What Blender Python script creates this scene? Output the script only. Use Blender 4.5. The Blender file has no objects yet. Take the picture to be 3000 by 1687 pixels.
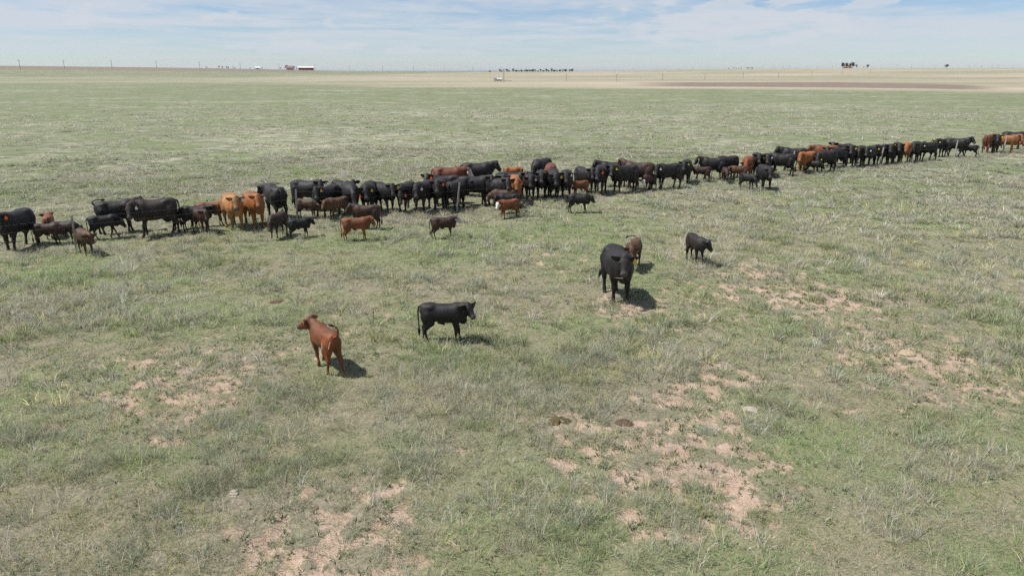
import bpy, bmesh, math, random
import numpy as np
from mathutils import Vector, Matrix

random.seed(7)
scene = bpy.context.scene
C = scene.collection
R = math.radians

# ---------------------------------------------------------------- camera
CAM_H, FOC = 6.3, 2050.0 / 3000.0          # drone height in metres, focal length in picture widths
PITCH = math.atan((843.5 - 208.0) / 2050.0)
cam = bpy.data.cameras.new('drone_camera')
cam.sensor_width = 36.0
cam.lens = 36.0 * FOC
cam.clip_start = 0.1
cam.clip_end = 90000.0
cam_ob = bpy.data.objects.new('drone_camera', cam)
cam_ob.location = (0, 0, CAM_H)
cam_ob.rotation_euler = (math.pi / 2 - PITCH, 0, 0)
C.objects.link(cam_ob)
scene.camera = cam_ob

# ---------------------------------------------------------------- sky, sun, exposure
SUN_EL, SUN_AZ = R(59), R(262)             # azimuth clockwise from +Y (the view direction)
world = bpy.data.worlds.new('World')
scene.world = world
world.use_nodes = True
wt = world.node_tree
wt.nodes.clear()
def wn(t, **kw):
    n = wt.nodes.new(t)
    for k, v in kw.items(): setattr(n, k, v)
    return n
def wmath(op, a, b=None, clamp=False):
    n = wn('ShaderNodeMath', operation=op, use_clamp=clamp)
    for i, v in enumerate((a, b)):
        if v is None: continue
        if isinstance(v, (int, float)): n.inputs[i].default_value = v
        else: wt.links.new(v, n.inputs[i])
    return n.outputs[0]
def wramp(v, a, b, lo=0.0, hi=1.0):
    n = wn('ShaderNodeMapRange', interpolation_type='SMOOTHSTEP')
    wt.links.new(v, n.inputs[0])
    for i, q in enumerate((a, b, lo, hi)): n.inputs[i+1].default_value = q
    return n.outputs[0]
sky = wn('ShaderNodeTexSky', sky_type='NISHITA', sun_disc=False, sun_elevation=SUN_EL, sun_rotation=SUN_AZ,
         altitude=1400.0, air_density=1.0, dust_density=0.4, ozone_density=2.5)
tc = wn('ShaderNodeTexCoord')
sep = wn('ShaderNodeSeparateXYZ'); wt.links.new(tc.outputs['Generated'], sep.inputs[0])
zz = wmath('ADD', wmath('MAXIMUM', sep.outputs[2], 0.0), 0.022)
com = wn('ShaderNodeCombineXYZ')
wt.links.new(wmath('DIVIDE', sep.outputs[0], zz), com.inputs[0])
wt.links.new(wmath('DIVIDE', sep.outputs[1], zz), com.inputs[1])
def wnoise(vec, scale, detail, rough, dist=0.0, off=(0, 0, 0), stretch=(1, 1, 1)):
    m = wn('ShaderNodeMapping'); m.inputs['Location'].default_value = off; m.inputs['Scale'].default_value = stretch
    wt.links.new(vec, m.inputs[0])
    n = wn('ShaderNodeTexNoise'); n.inputs['Scale'].default_value = scale; n.inputs['Detail'].default_value = detail
    n.inputs['Roughness'].default_value = rough; n.inputs['Distortion'].default_value = dist
    wt.links.new(m.outputs[0], n.inputs['Vector'])
    return n.outputs[0]
veil = wnoise(com.outputs[0], 0.16, 7, 0.60, 0.6, (3.1, 1.7, 0), (0.75, 1.0, 1))
veil2 = wnoise(com.outputs[0], 0.75, 5, 0.62, 0.4, (9.4, 4.2, 0), (1.0, 0.7, 1))
sh = wmath('ADD', wmath('MULTIPLY', veil, 0.60), wmath('MULTIPLY', veil2, 0.40))
thin = wramp(sh, 0.38, 0.57)
high = wramp(sep.outputs[2], 0.0, 0.055, 0.35, 1.0)
thin = wmath('MULTIPLY', wmath('MULTIPLY', thin, high), 0.80)
# small fair-weather heaps, drawn in angle because they have height
az = wmath('ARCTAN2', sep.outputs[0], sep.outputs[1])
ang = wn('ShaderNodeCombineXYZ')
wt.links.new(az, ang.inputs[0]); wt.links.new(wmath('MULTIPLY', sep.outputs[2], 3.4), ang.inputs[1])
puff = wnoise(ang.outputs[0], 17.0, 4, 0.55, 0.0, (5.2, 0.35, 0))
group = wnoise(ang.outputs[0], 3.2, 2, 0.5, 0.0, (2.35, 0.8, 0))
pz = wmath('ADD', puff, wmath('MULTIPLY', wmath('SUBTRACT', group, 0.5), 0.9))
heap = wmath('MULTIPLY', wramp(pz, 0.56, 0.68), wramp(sep.outputs[2], 0.012, 0.035))
heap = wmath('MULTIPLY', heap, 0.70)
cover = wmath('SUBTRACT', 1.0, wmath('MULTIPLY', wmath('SUBTRACT', 1.0, thin), wmath('SUBTRACT', 1.0, heap)))
mixc = wn('ShaderNodeMix', data_type='RGBA')
wt.links.new(cover, mixc.inputs['Factor'])
tintn = wn('ShaderNodeMix', data_type='RGBA', blend_type='MULTIPLY'); tintn.inputs['Factor'].default_value = 1.0
wt.links.new(sky.outputs[0], tintn.inputs['A']); tintn.inputs['B'].default_value = (0.82, 0.885, 1.0, 1)
wt.links.new(tintn.outputs['Result'], mixc.inputs['A'])
mixc.inputs['B'].default_value = (6.1, 6.4, 6.9, 1)
bgn = wn('ShaderNodeBackground'); bgn.inputs['Strength'].default_value = 0.085
wt.links.new(mixc.outputs['Result'], bgn.inputs['Color'])
wo = wn('ShaderNodeOutputWorld'); wt.links.new(bgn.outputs[0], wo.inputs['Surface'])

sun = bpy.data.lights.new('sun', 'SUN')
sun.energy = 4.8
sun.angle = R(0.5)
sun.color = (1.0, 0.972, 0.935)
sun_ob = bpy.data.objects.new('sun', sun)
to_sun = Vector((math.sin(SUN_AZ)*math.cos(SUN_EL), math.cos(SUN_AZ)*math.cos(SUN_EL), math.sin(SUN_EL)))
sun_ob.rotation_euler = (-to_sun).to_track_quat('-Z', 'Y').to_euler()
sun_ob.location = (-30, -10, 60)
C.objects.link(sun_ob)

vs = scene.view_settings
vs.view_transform = 'Standard'; vs.look = 'None'; vs.exposure = 0.34; vs.gamma = 1.0; vs.use_curve_mapping = False
scene.cycles.use_denoising = False
scene.cycles.use_adaptive_sampling = True
scene.cycles.adaptive_threshold = 0.025
scene.cycles.max_bounces = 3
scene.cycles.diffuse_bounces = 2
scene.cycles.glossy_bounces = 2
scene.cycles.transmission_bounces = 2
scene.cycles.transparent_max_bounces = 4

# ---------------------------------------------------------------- helpers
def tag(o, label=None, cat=None, group=None, kind=None):
    if label: o['label'] = label
    if cat: o['category'] = cat
    if group: o['group'] = group
    if kind: o['kind'] = kind
    return o

def empty(name, loc, rz=0.0, scale=1.0):
    o = bpy.data.objects.new(name, None)
    o.empty_display_size = 0.3
    o.location = loc; o.rotation_euler = (0, 0, rz); o.scale = (scale,)*3
    C.objects.link(o)
    return o

def mesh_ob(name, V, F, mat, parent=None, smooth=False, me=None):
    if me is None:
        me = bpy.data.meshes.new(name)
        me.from_pydata([tuple(map(float, v)) for v in V], [], [tuple(int(i) for i in f) for f in F])
        me.update()
        if smooth: me.polygons.foreach_set('use_smooth', [True]*len(me.polygons))
        if mat: me.materials.append(mat)
    o = bpy.data.objects.new(name, me)
    C.objects.link(o)
    if parent: o.parent = parent
    return o

class MB:
    """collects simple shapes into one mesh"""
    def __init__(self): self.V = []; self.F = []
    def box(self, c, s, rz=0.0, taper=1.0):
        o = len(self.V); ca, sa = math.cos(rz), math.sin(rz)
        for z in (-.5, .5):
            k = taper if z > 0 else 1.0
            for x, y in ((-.5, -.5), (.5, -.5), (.5, .5), (-.5, .5)):
                px, py = x*s[0]*k, y*s[1]*k
                self.V.append((c[0]+px*ca-py*sa, c[1]+px*sa+py*ca, c[2]+z*s[2]))
        self.F += [tuple(o+i for i in q) for q in ((0,3,2,1),(4,5,6,7),(0,1,5,4),(1,2,6,5),(2,3,7,6),(3,0,4,7))]
    def tube(self, pts, rad, seg=8):
        v, f = tube_mesh(pts, rad, seg); o = len(self.V)
        self.V += [tuple(p) for p in v]; self.F += [tuple(i+o for i in q) for q in f]
    def poly(self, V, F):
        o = len(self.V); self.V += [tuple(v) for v in V]; self.F += [tuple(i+o for i in q) for q in F]
    def build(self, name, mat, parent=None, smooth=False): return mesh_ob(name, self.V, self.F, mat, parent, smooth)

def new_mat(name):
    m = bpy.data.materials.new(name); m.use_nodes = True
    nt = m.node_tree
    return m, nt, nt.nodes['Principled BSDF']

def nodes_of(nt):
    def N(t, **kw):
        n = nt.nodes.new(t)
        for k, v in kw.items(): setattr(n, k, v)
        return n
    def setin(sock, v):
        if isinstance(v, bpy.types.NodeSocket): nt.links.new(v, sock)
        elif isinstance(v, tuple) and len(v) == 3 and sock.type == 'RGBA': sock.default_value = (*v, 1)
        else: sock.default_value = v
    def math_(op, a, b=0.0, clamp=False):
        n = N('ShaderNodeMath', operation=op, use_clamp=clamp); setin(n.inputs[0], a); setin(n.inputs[1], b); return n.outputs[0]
    def mix(f, a, b, mode='MIX'):
        n = N('ShaderNodeMix', data_type='RGBA', blend_type=mode); setin(n.inputs['Factor'], f); setin(n.inputs['A'], a); setin(n.inputs['B'], b); return n.outputs['Result']
    def noise(vec, scale, detail=4.0, rough=0.55, dist=0.0):
        n = N('ShaderNodeTexNoise'); setin(n.inputs['Scale'], scale); setin(n.inputs['Detail'], detail); setin(n.inputs['Roughness'], rough); setin(n.inputs['Distortion'], dist)
        if vec is not None: nt.links.new(vec, n.inputs['Vector'])
        return n.outputs[0]
    def ramp(v, a, b, lo=0.0, hi=1.0):
        n = N('ShaderNodeMapRange', interpolation_type='SMOOTHSTEP'); setin(n.inputs[0], v)
        for i, q in enumerate((a, b, lo, hi)): n.inputs[i+1].default_value = q
        return n.outputs[0]
    return N, setin, math_, mix, noise, ramp

def plain(name, col, rough=0.7, var=0.25, scale=6.0, metallic=0.0, bump=0.0):
    m, nt, b = new_mat(name)
    N, setin, math_, mix, noise, ramp = nodes_of(nt)
    tcn = N('ShaderNodeTexCoord')
    n = noise(tcn.outputs['Object'], scale, 5, 0.6)
    c = mix(ramp(n, .3, .7), tuple(x*(1-var) for x in col), tuple(min(1, x*(1+var)) for x in col))
    nt.links.new(c, b.inputs['Base Color'])
    b.inputs['Roughness'].default_value = rough; b.inputs['Metallic'].default_value = metallic
    if bump:
        bn = N('ShaderNodeBump'); bn.inputs['Strength'].default_value = bump; nt.links.new(n, bn.inputs['Height']); nt.links.new(bn.outputs[0], b.inputs['Normal'])
    return m

# where a point of the photograph lies on the ground (metres; camera above the origin, +Y ahead)
def ground_at(px, py):
    u = (px - 1500.0) / 2050.0; v = (843.5 - py) / 2050.0
    dy = math.cos(PITCH) + v*math.sin(PITCH); dz = -math.sin(PITCH) + v*math.cos(PITCH)
    t = CAM_H / -dz
    return u*t, dy*t

# vectorised value/gradient noise
def _hash(ix, iy, seed):
    h = (ix.astype(np.int64)*374761393 + iy.astype(np.int64)*668265263 + seed*1442695041) & 0xFFFFFFFF
    h = ((h ^ (h >> 13)) * 1274126177) & 0xFFFFFFFF
    h = h ^ (h >> 16)
    return (h & 0xFFFFFF) / float(0x1000000)
def vnoise(x, y, seed=0):
    ix = np.floor(x); iy = np.floor(y); fx = x - ix; fy = y - iy
    fx = fx*fx*fx*(fx*(fx*6-15)+10); fy = fy*fy*fy*(fy*(fy*6-15)+10)
    def g(ox, oy):
        a = _hash(ix+ox, iy+oy, seed)*2*np.pi
        return np.cos(a)*(x-ix-ox) + np.sin(a)*(y-iy-oy)
    return ((g(0,0)*(1-fx)+g(1,0)*fx)*(1-fy) + (g(0,1)*(1-fx)+g(1,1)*fx)*fy)*1.4
def fbm(x, y, scale, octv=4, seed=0, gain=0.5):
    s = np.zeros(np.shape(x)); a = 1.0; f = 1.0/scale; tot = 0
    for o in range(octv):
        s = s + a*vnoise(x*f + 17.3*o, y*f - 9.1*o, seed+o); tot += a; a *= gain; f *= 2.03
    return s/tot
def sstep(a, b, x):
    t = np.clip((x-a)/(b-a), 0, 1); return t*t*(3-2*t)

ORD = ['first', 'second', 'third', 'fourth', 'fifth', 'sixth', 'seventh', 'eighth', 'ninth', 'tenth', 'eleventh', 'twelfth', 'thirteenth', 'fourteenth', 'fifteenth', 'sixteenth', 'seventeenth', 'eighteenth', 'nineteenth', 'twentieth']
ORD += ['twenty-' + w for w in ORD[:9]]
# ---------------------------------------------------------------- ground
CREST_AZ = [-180, -60, -36.2, -26, -16.3, -13.7, -8, 0, 3, 7, 13.7, 21.3, 26, 32.4, 36.2, 60, 180]
CREST_Z  = [5.0, 15.0, 14.4, 12.2, 7.9, 6.4, 5.0, 4.6, 4.8, 6.6, 8.6, 10.2, 10.8, 10.2, 10.0, 9.0, 5.0]
def height(x, y):
    x = np.asarray(x, float); y = np.asarray(y, float)
    r = np.hypot(x, y); a = np.degrees(np.arctan2(x, y))
    far = sstep(500, 1500, r) * np.interp(a, CREST_AZ, CREST_Z)
    far = far + sstep(700, 1500, r)*0.35*fbm(x, y, 260, 3, 55)
    micro = (0.05*fbm(x, y, 1.6, 3, 3) + 0.035*fbm(x, y, 0.45, 2, 9)) * sstep(160, 40, r)
    return far + micro + 0.15*fbm(x, y, 40, 2, 4)*sstep(5, 25, r)

SOIL_SPOTS = [(400,990,1.9,1.0),(300,935,1.0,.8),(95,945,.7,.8),(520,900,1.3,.7),(700,890,1.3,.7),(890,835,1.6,.75),(985,835,1.0,.6),
  (440,1130,.7,.8),(860,1360,1.3,1.0),(720,1385,.9,.9),(960,1300,.7,.6),(1700,1140,1.3,1.0),(1600,1180,1.0,.9),(1850,1210,1.0,.9),(1740,980,1.1,.9),
  (1820,955,.8,.8),(1745,1030,.8,.8),(1430,1110,.5,.8),(1590,785,1.2,1.0),(2010,735,2.6,.9),(1840,750,1.7,.75),(1700,800,.9,.8),(2330,910,1.4,1.0),(2250,880,.9,.7),
  (1400,660,1.4,.8),(1860,620,1.6,.5),(2050,570,1.6,.5),(1960,655,1.4,.6),(2530,1000,.8,.7),(1780,680,1.2,.6),(60,675,1.2,.7),(20,800,.9,.7),
  (1100,640,1.2,.35),(580,830,.8,.5),(2150,640,1.6,.45),(1960,950,.9,.5),(1380,1130,.6,.6),(1560,1090,.8,.7),(60,1180,.9,.5),(1980,1400,1.6,.45),(1650,1400,1.2,.45),(900,1440,1.5,.6),(2300,1080,1.0,.4)]
SPOT_W = [(*ground_at(a*1.1646, b*1.1646), c*1.25, s*.86) for a, b, c, s in SOIL_SPOTS]
GREEN_SPOTS = [(500,790,2.0),(700,790,1.4),(1180,605,3.0),(400,1150,.7),(1290,1250,1.0),(1330,1190,.9),(2080,1130,1.6),(2200,1180,1.2),(1120,640,2),(2020,830,1.3),(1900,1010,.9),(100,700,2.0),(1480,560,3.0),(2300,560,3.0),(2520,1420,.9)]
GREEN_W = [(*ground_at(a*1.1646, b*1.1646), c) for a, b, c in GREEN_SPOTS]

def mats(x, y, cell, seed):
    """rounded sod mats: 1 at a mat's heart, 0 at its rim, negative between mats"""
    wx = x + 0.30*cell*fbm(x, y, cell*.8, 2, seed+21); wy = y + 0.30*cell*fbm(x, y, cell*.8, 2, seed+22)
    ix = np.floor(wx/cell); iy = np.floor(wy/cell)
    best = np.full(np.shape(x), -2.0)
    for ox in (-1, 0, 1):
        for oy in (-1, 0, 1):
            cx = (ix+ox + .15 + .7*_hash(ix+ox, iy+oy, seed))*cell
            cy = (iy+oy + .15 + .7*_hash(ix+ox, iy+oy, seed+1))*cell
            rr = cell*(.28 + .38*_hash(ix+ox, iy+oy, seed+2))
            el = .65 + .7*_hash(ix+ox, iy+oy, seed+3)
            dd = np.hypot((wx-cx)*el, (wy-cy)/el)
            best = np.maximum(best, 1 - dd/rr)
    return best

def bareness(x, y):
    s = 0.30 + 0.42*fbm(x, y, 7, 4, 71)
    for cx, cy, rr, st in SPOT_W:
        q = np.exp(-(((x-cx)/rr)**2 + ((y-cy)/(rr*1.15))**2))
        s = np.maximum(s, st*q*1.02 + (1-q)*s*.9)
    r = np.hypot(x, y)
    right = sstep(-3, 4, x) * sstep(30, 20, r) * .12
    return np.clip(s + right, 0, 1) * sstep(46, 32, r) + np.clip(s, 0, 1)*.35*sstep(32, 46, r)*sstep(140, 60, r)

def soil_mask(x, y):
    b = bareness(x, y)
    m = np.maximum(mats(x, y, .85, 5), mats(x, y, .42, 15)*.6)
    cov = m*1.0 + (1-b)*1.6 - .47 + .80*fbm(x, y, .42, 4, 31, .62)
    return 1 - sstep(-.04, .26, cov)

def lushness(x, y):
    g = .75*sstep(.0, .42, fbm(x, y, 6, 4, 91) + .06)
    for cx, cy, rr in GREEN_W:
        g = np.maximum(g, np.exp(-(((x-cx)/(rr*1.3))**2 + ((y-cy)/rr)**2)))
    return g

def dryness(x, y):
    r = np.hypot(x, y)
    d = sstep(-.12, .42, fbm(x, y, 7, 4, 61) + .10)
    d2 = sstep(.0, .34, fbm(x*.45, y, 16, 4, 66))
    return np.where(r < 60, d, d*.4 + d2*.6)

def far_zones(x, y):
    """tan stubble belt and ploughed ground beyond the pasture"""
    r = np.hypot(x, y); a = np.degrees(np.arctan2(x, y))
    wob = fbm(x*.5, y, 90, 5, 41, .6)*95
    rin = np.interp(a, [-60, -36, -18, -8, 2, 10, 20, 36, 60], [500, 470, 380, 300, 285, 270, 262, 250, 240]) + wob*.55
    rout = np.interp(a, [-60, -36, -20, -8, 2, 10, 36, 60], [640, 640, 660, 900, 1500, 1500, 1500, 1500]) + wob*2
    tan = sstep(-25, 45, r-rin) * (1 - .85*sstep(0, 120, r-rout))
    tan = tan * (0.70 + .9*fbm(x*.3, y, 60, 4, 47)) * np.interp(a, [-36, -22, -10], [.5, .75, 1.0])
    tan = np.where(r > 420, tan*(.80 + .5*fbm(x*.3, y, 150, 3, 49)), tan)
    # ploughed strip at the right and the brown ridge top at the left
    pr = sstep(-8, 16, r - (302 + wob*.12 + np.interp(a, [9, 36], [8, -6]))) * sstep(-10, 40, np.interp(a, [4, 9, 24, 32, 36], [300, 430, 480, 420, 300]) + wob*.15 - r) * sstep(7.5, 14, a) * sstep(35, 31.5, a)
    pl = sstep(960, 1080, r + wob*.5) * sstep(-13, -17, a) * .85
    pm = .55*sstep(0, 25, r-330)*sstep(0, 25, 372-r)*sstep(-20, -12, a)*sstep(8, 0, a)*sstep(-.05, .25, fbm(x*.3, y, 40, 3, 83))
    return np.clip(tan, 0, 1), np.clip(np.maximum(np.maximum(pr, pl), pm), 0, 1)

# rings get wider with distance; columns are dense ahead and sparse behind
rings = [0.0, 2.0, 3.5]
r_ = 5.0
while r_ < 90: rings.append(r_); r_ *= 1.0062
while r_ < 1500: rings.append(r_); r_ *= 1.016
while r_ < 60000: rings.append(r_); r_ *= 1.22
rings = np.array(rings)
az_ = np.concatenate([np.arange(-46, 46.001, .19), np.arange(49, 314, 6.0)])
NA, NR = len(az_), len(rings)
A_, R_ = np.meshgrid(np.radians(az_), rings)
GX = R_*np.sin(A_); GY = R_*np.cos(A_); GZ = height(GX, GY)
soil = soil_mask(GX, GY) * (R_ < 150)
GZ = GZ - soil*.03*(R_ < 60)
tanz, plough = far_zones(GX, GY)
V = np.stack([GX, GY, GZ], -1).reshape(-1, 3)
ii = np.arange(NR*NA).reshape(NR, NA)
nx = np.roll(ii, -1, 1)
Fq = np.stack([ii[:-1], nx[:-1], nx[1:], ii[1:]], -1).reshape(-1, 4)[:, ::-1]
me = bpy.data.meshes.new('ground')
me.vertices.add(len(V)); me.vertices.foreach_set('co', V.ravel())
me.loops.add(Fq.size); me.loops.foreach_set('vertex_index', Fq.ravel().astype(np.int32))
me.polygons.add(len(Fq)); me.polygons.foreach_set('loop_start', np.arange(0, Fq.size, 4, dtype=np.int32))
me.polygons.foreach_set('use_smooth', np.ones(len(Fq), bool))
me.update(calc_edges=True); me.validate()
cov = np.stack([soil, lushness(GX, GY), np.clip(tanz, 0, 1), plough], -1).reshape(-1, 4).astype(np.float32)
at = me.attributes.new('cover', 'FLOAT_COLOR', 'POINT'); at.data.foreach_set('color', cov.ravel())
at = me.attributes.new('dry', 'FLOAT', 'POINT'); at.data.foreach_set('value', dryness(GX, GY).ravel().astype(np.float32))
near = sstep(56, 20, R_).ravel().astype(np.float32)
at = me.attributes.new('open_sod', 'FLOAT', 'POINT'); at.data.foreach_set('value', near)

gm, nt, b = new_mat('prairie_ground')
N, setin, math_, mix, noise, ramp = nodes_of(nt)
geo = N('ShaderNodeNewGeometry'); P = geo.outputs['Position']
ca = N('ShaderNodeAttribute', attribute_name='cover'); cs = N('ShaderNodeSeparateColor'); nt.links.new(ca.outputs['Color'], cs.inputs[0])
dry = N('ShaderNodeAttribute', attribute_name='dry').outputs['Fac']
nearA = N('ShaderNodeAttribute', attribute_name='open_sod').outputs['Fac']
n1 = noise(P, 14.0, 6, .62); n2 = noise(P, 2.3, 5, .6); n3 = noise(P, 45.0, 3, .6); n4 = noise(P, .22, 5, .6)
mp = N('ShaderNodeMapping'); mp.inputs['Scale'].default_value = (.55, 1.0, 1.0); nt.links.new(P, mp.inputs[0])
n5 = noise(mp.outputs[0], .95, 7, .70)
litter = mix(ramp(math_('ADD', math_('MULTIPLY', n1, .5), math_('MULTIPLY', n3, .5)), .40, .60), (.155, .132, .092), (.315, .258, .192))
sod = mix(ramp(n2, .32, .68), (.135, .155, .080), (.195, .212, .115))
turf_near = mix(ramp(n3, .46, .62, 0, .55), litter, sod)
turf_far = mix(ramp(n5, .34, .66), (.118, .138, .072), (.160, .178, .098))
turf_far = mix(math_('MULTIPLY', ramp(n5, .42, .66), math_('ADD', math_('MULTIPLY', dry, .80), .20)), turf_far, (.40, .375, .285))
turf_far = mix(math_('MULTIPLY', ramp(noise(mp.outputs[0], .33, 7, .68), .48, .62), math_('ADD', math_('MULTIPLY', dry, .45), .15)), turf_far, (.36, .335, .255))
turf = mix(nearA, turf_far, turf_near)
turf = mix(math_('MULTIPLY', cs.outputs[1], .5), turf, (.150, .195, .070))
soilc = mix(ramp(n2, .30, .70), (.365, .260, .195), (.440, .325, .250))
soilc = mix(ramp(n1, .50, .78), soilc, (.285, .205, .150))
crumbs = ramp(n3, .60, .74, 0, .55)
soilc = mix(crumbs, soilc, (.25, .19, .14))
col = mix(ramp(math_('ADD', cs.outputs[0], math_('MULTIPLY', math_('SUBTRACT', n1, .5), .9)), .36, .62), turf, soilc)
stub = mix(ramp(noise(mp.outputs[0], .05, 6, .65), .33, .68), (.38, .315, .235), (.31, .275, .185))
stub = mix(ramp(n5, .35, .70), stub, (.45, .375, .29))
col = mix(cs.outputs[2], col, stub)
col = mix(ca.outputs['Alpha'], col, mix(ramp(noise(mp.outputs[0], .3, 5, .6), .35, .65), (.165, .125, .098), (.225, .178, .142)))
nt.links.new(col, b.inputs['Base Color'])
b.inputs['Roughness'].default_value = .95; b.inputs['Specular IOR Level'].default_value = .15
bp = N('ShaderNodeBump'); bp.inputs['Strength'].default_value = .55; bp.inputs['Distance'].default_value = .03
nt.links.new(math_('ADD', n1, math_('MULTIPLY', n3, .5)), bp.inputs['Height']); nt.links.new(bp.outputs[0], b.inputs['Normal'])
me.materials.append(gm)
ground = bpy.data.objects.new('ground', me); C.objects.link(ground)
tag(ground, kind='structure')
ground['label'] = 'flat prairie ground of short grass and pinkish bare soil'
# ---------------------------------------------------------------- grass: blade tufts, scattered as instances
def blade_material(name, rough, trans):
    m, nt, b = new_mat(name)
    N, setin, math_, mix, noise, ramp = nodes_of(nt)
    tint = N('ShaderNodeAttribute', attribute_name='tint', attribute_type='INSTANCER')
    hb = N('ShaderNodeAttribute', attribute_name='blade')          # x: height along the blade, y: per-blade random
    sp = N('ShaderNodeSeparateColor'); nt.links.new(hb.outputs['Color'], sp.inputs[0])
    c = mix(math_('MULTIPLY', ramp(sp.outputs[0], .45, 1.0), .40), tint.outputs['Color'], (.50, .455, .29))
    c = mix(ramp(sp.outputs[1], .62, .70), c, (.46, .41, .30))   # some blades are dead and straw-coloured
    v = N('ShaderNodeHueSaturation'); setin(v.inputs['Color'], c); setin(v.inputs['Value'], math_('ADD', math_('MULTIPLY', sp.outputs[2], 1.0), .50))
    gn = N('ShaderNodeNewGeometry'); va = N('ShaderNodeVectorMath', operation='ADD'); nt.links.new(gn.outputs['Normal'], va.inputs[0]); va.inputs[1].default_value = (0, 0, 1.1)
    vn = N('ShaderNodeVectorMath', operation='NORMALIZE'); nt.links.new(va.outputs[0], vn.inputs[0])
    d = N('ShaderNodeBsdfDiffuse'); nt.links.new(vn.outputs[0], d.inputs['Normal']); nt.links.new(v.outputs[0], d.inputs[0]); d.inputs['Roughness'].default_value = .4
    t = N('ShaderNodeBsdfTranslucent'); nt.links.new(v.outputs[0], t.inputs[0])
    g = N('ShaderNodeBsdfGlossy'); g.inputs['Roughness'].default_value = .5; g.inputs[0].default_value = (1, 1, 1, 1)
    ms = N('ShaderNodeMixShader'); ms.inputs[0].default_value = trans
    nt.links.new(d.outputs[0], ms.inputs[1]); nt.links.new(t.outputs[0], ms.inputs[2])
    m2 = N('ShaderNodeMixShader'); m2.inputs[0].default_value = .025
    nt.links.new(ms.outputs[0], m2.inputs[1]); nt.links.new(g.outputs[0], m2.inputs[2])
    nt.links.new(m2.outputs[0], nt.nodes['Material Output'].inputs[0])
    return m
blade_mat = blade_material('grass_blade', .6, .5)

def tuft(name, n, spread, h0, h1, width, lean, rnd, segs=2, leaf=False):
    V = []; F = []; A = []
    for i in range(n):
        a = rnd.uniform(0, 2*math.pi); q = spread*math.sqrt(rnd.random())
        x, y = q*math.cos(a), q*math.sin(a)
        h = rnd.uniform(h0, h1)
        la = a + rnd.uniform(-.9, .9); ln = lean*rnd.uniform(.4, 1.3)
        w = width*rnd.uniform(.7, 1.3)
        fa = rnd.uniform(0, math.pi)
        wx, wy = math.cos(fa)*w/2, math.sin(fa)*w/2
        o = len(V); dead = rnd.random(); val = rnd.random()
        pts = []
        for s in range(segs+1):
            t = s/segs
            bx = x + math.cos(la)*h*ln*t**1.7; by = y + math.sin(la)*h*ln*t**1.7
            bz = h*t*(1 - .28*ln*t) - .01
            ww = (1-t) if not leaf else math.sin(math.pi*min(.97, t*.85+.15))
            pts.append((bx, by, bz, ww, t))
        for k, (bx, by, bz, ww, t) in enumerate(pts):
            if k == segs and not leaf:
                V.append((bx, by, bz)); A.append((t, dead, val, 1))
            else:
                V.append((bx-wx*ww, by-wy*ww, bz)); V.append((bx+wx*ww, by+wy*ww, bz)); A += [(t, dead, val, 1)]*2
        for k in range(segs):
            if k == segs-1 and not leaf: F.append((o+2*k, o+2*k+1, o+2*k+2))
            else: F.append((o+2*k, o+2*k+1, o+2*k+3, o+2*k+2))
    me = bpy.data.meshes.new(name)
    me.from_pydata(V, [], F); me.update()
    at = me.attributes.new('blade', 'FLOAT_COLOR', 'POINT'); at.data.foreach_set('color', np.array(A, np.float32).ravel())
    me.materials.append(blade_mat)
    return bpy.data.objects.new(name, me)

def scatter(name, label, pts, rot, scl, kind, tint, protos):
    col = bpy.data.collections.new(name + '_tufts')
    for p in protos: col.objects.link(p)
    me = bpy.data.meshes.new(name)
    me.vertices.add(len(pts)); me.vertices.foreach_set('co', pts.astype(np.float32).ravel())
    for nm, ty, arr, fld in (('rot', 'FLOAT_VECTOR', rot, 'vector'), ('scl', 'FLOAT_VECTOR', scl, 'vector'), ('kind', 'INT', kind, 'value'), ('tint', 'FLOAT_COLOR', tint, 'color')):
        at = me.attributes.new(nm, ty, 'POINT'); at.data.foreach_set(fld, np.ascontiguousarray(arr, np.int32 if ty == 'INT' else np.float32).ravel())
    ob = bpy.data.objects.new(name, me); C.objects.link(ob)
    ng = bpy.data.node_groups.new(name, 'GeometryNodeTree')
    ng.interface.new_socket('Geometry', in_out='INPUT', socket_type='NodeSocketGeometry')
    ng.interface.new_socket('Geometry', in_out='OUTPUT', socket_type='NodeSocketGeometry')
    gi = ng.nodes.new('NodeGroupInput'); go = ng.nodes.new('NodeGroupOutput')
    ci = ng.nodes.new('GeometryNodeCollectionInfo'); ci.inputs['Collection'].default_value = col
    ci.inputs['Separate Children'].default_value = True; ci.inputs['Reset Children'].default_value = True
    ip = ng.nodes.new('GeometryNodeInstanceOnPoints'); ip.inputs['Pick Instance'].default_value = True
    def attr(nm, ty):
        n = ng.nodes.new('GeometryNodeInputNamedAttribute'); n.data_type = ty; n.inputs[0].default_value = nm
        return n.outputs[0]
    ng.links.new(gi.outputs[0], ip.inputs['Points']); ng.links.new(ci.outputs[0], ip.inputs['Instance'])
    ng.links.new(attr('kind', 'INT'), ip.inputs['Instance Index'])
    ng.links.new(attr('rot', 'FLOAT_VECTOR'), ip.inputs['Rotation'])
    ng.links.new(attr('scl', 'FLOAT_VECTOR'), ip.inputs['Scale'])
    ng.links.new(ip.outputs[0], go.inputs[0])
    md = ob.modifiers.new('tufts', 'NODES'); md.node_group = ng
    tag(ob, label, 'grass', kind='stuff')
    return ob

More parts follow.
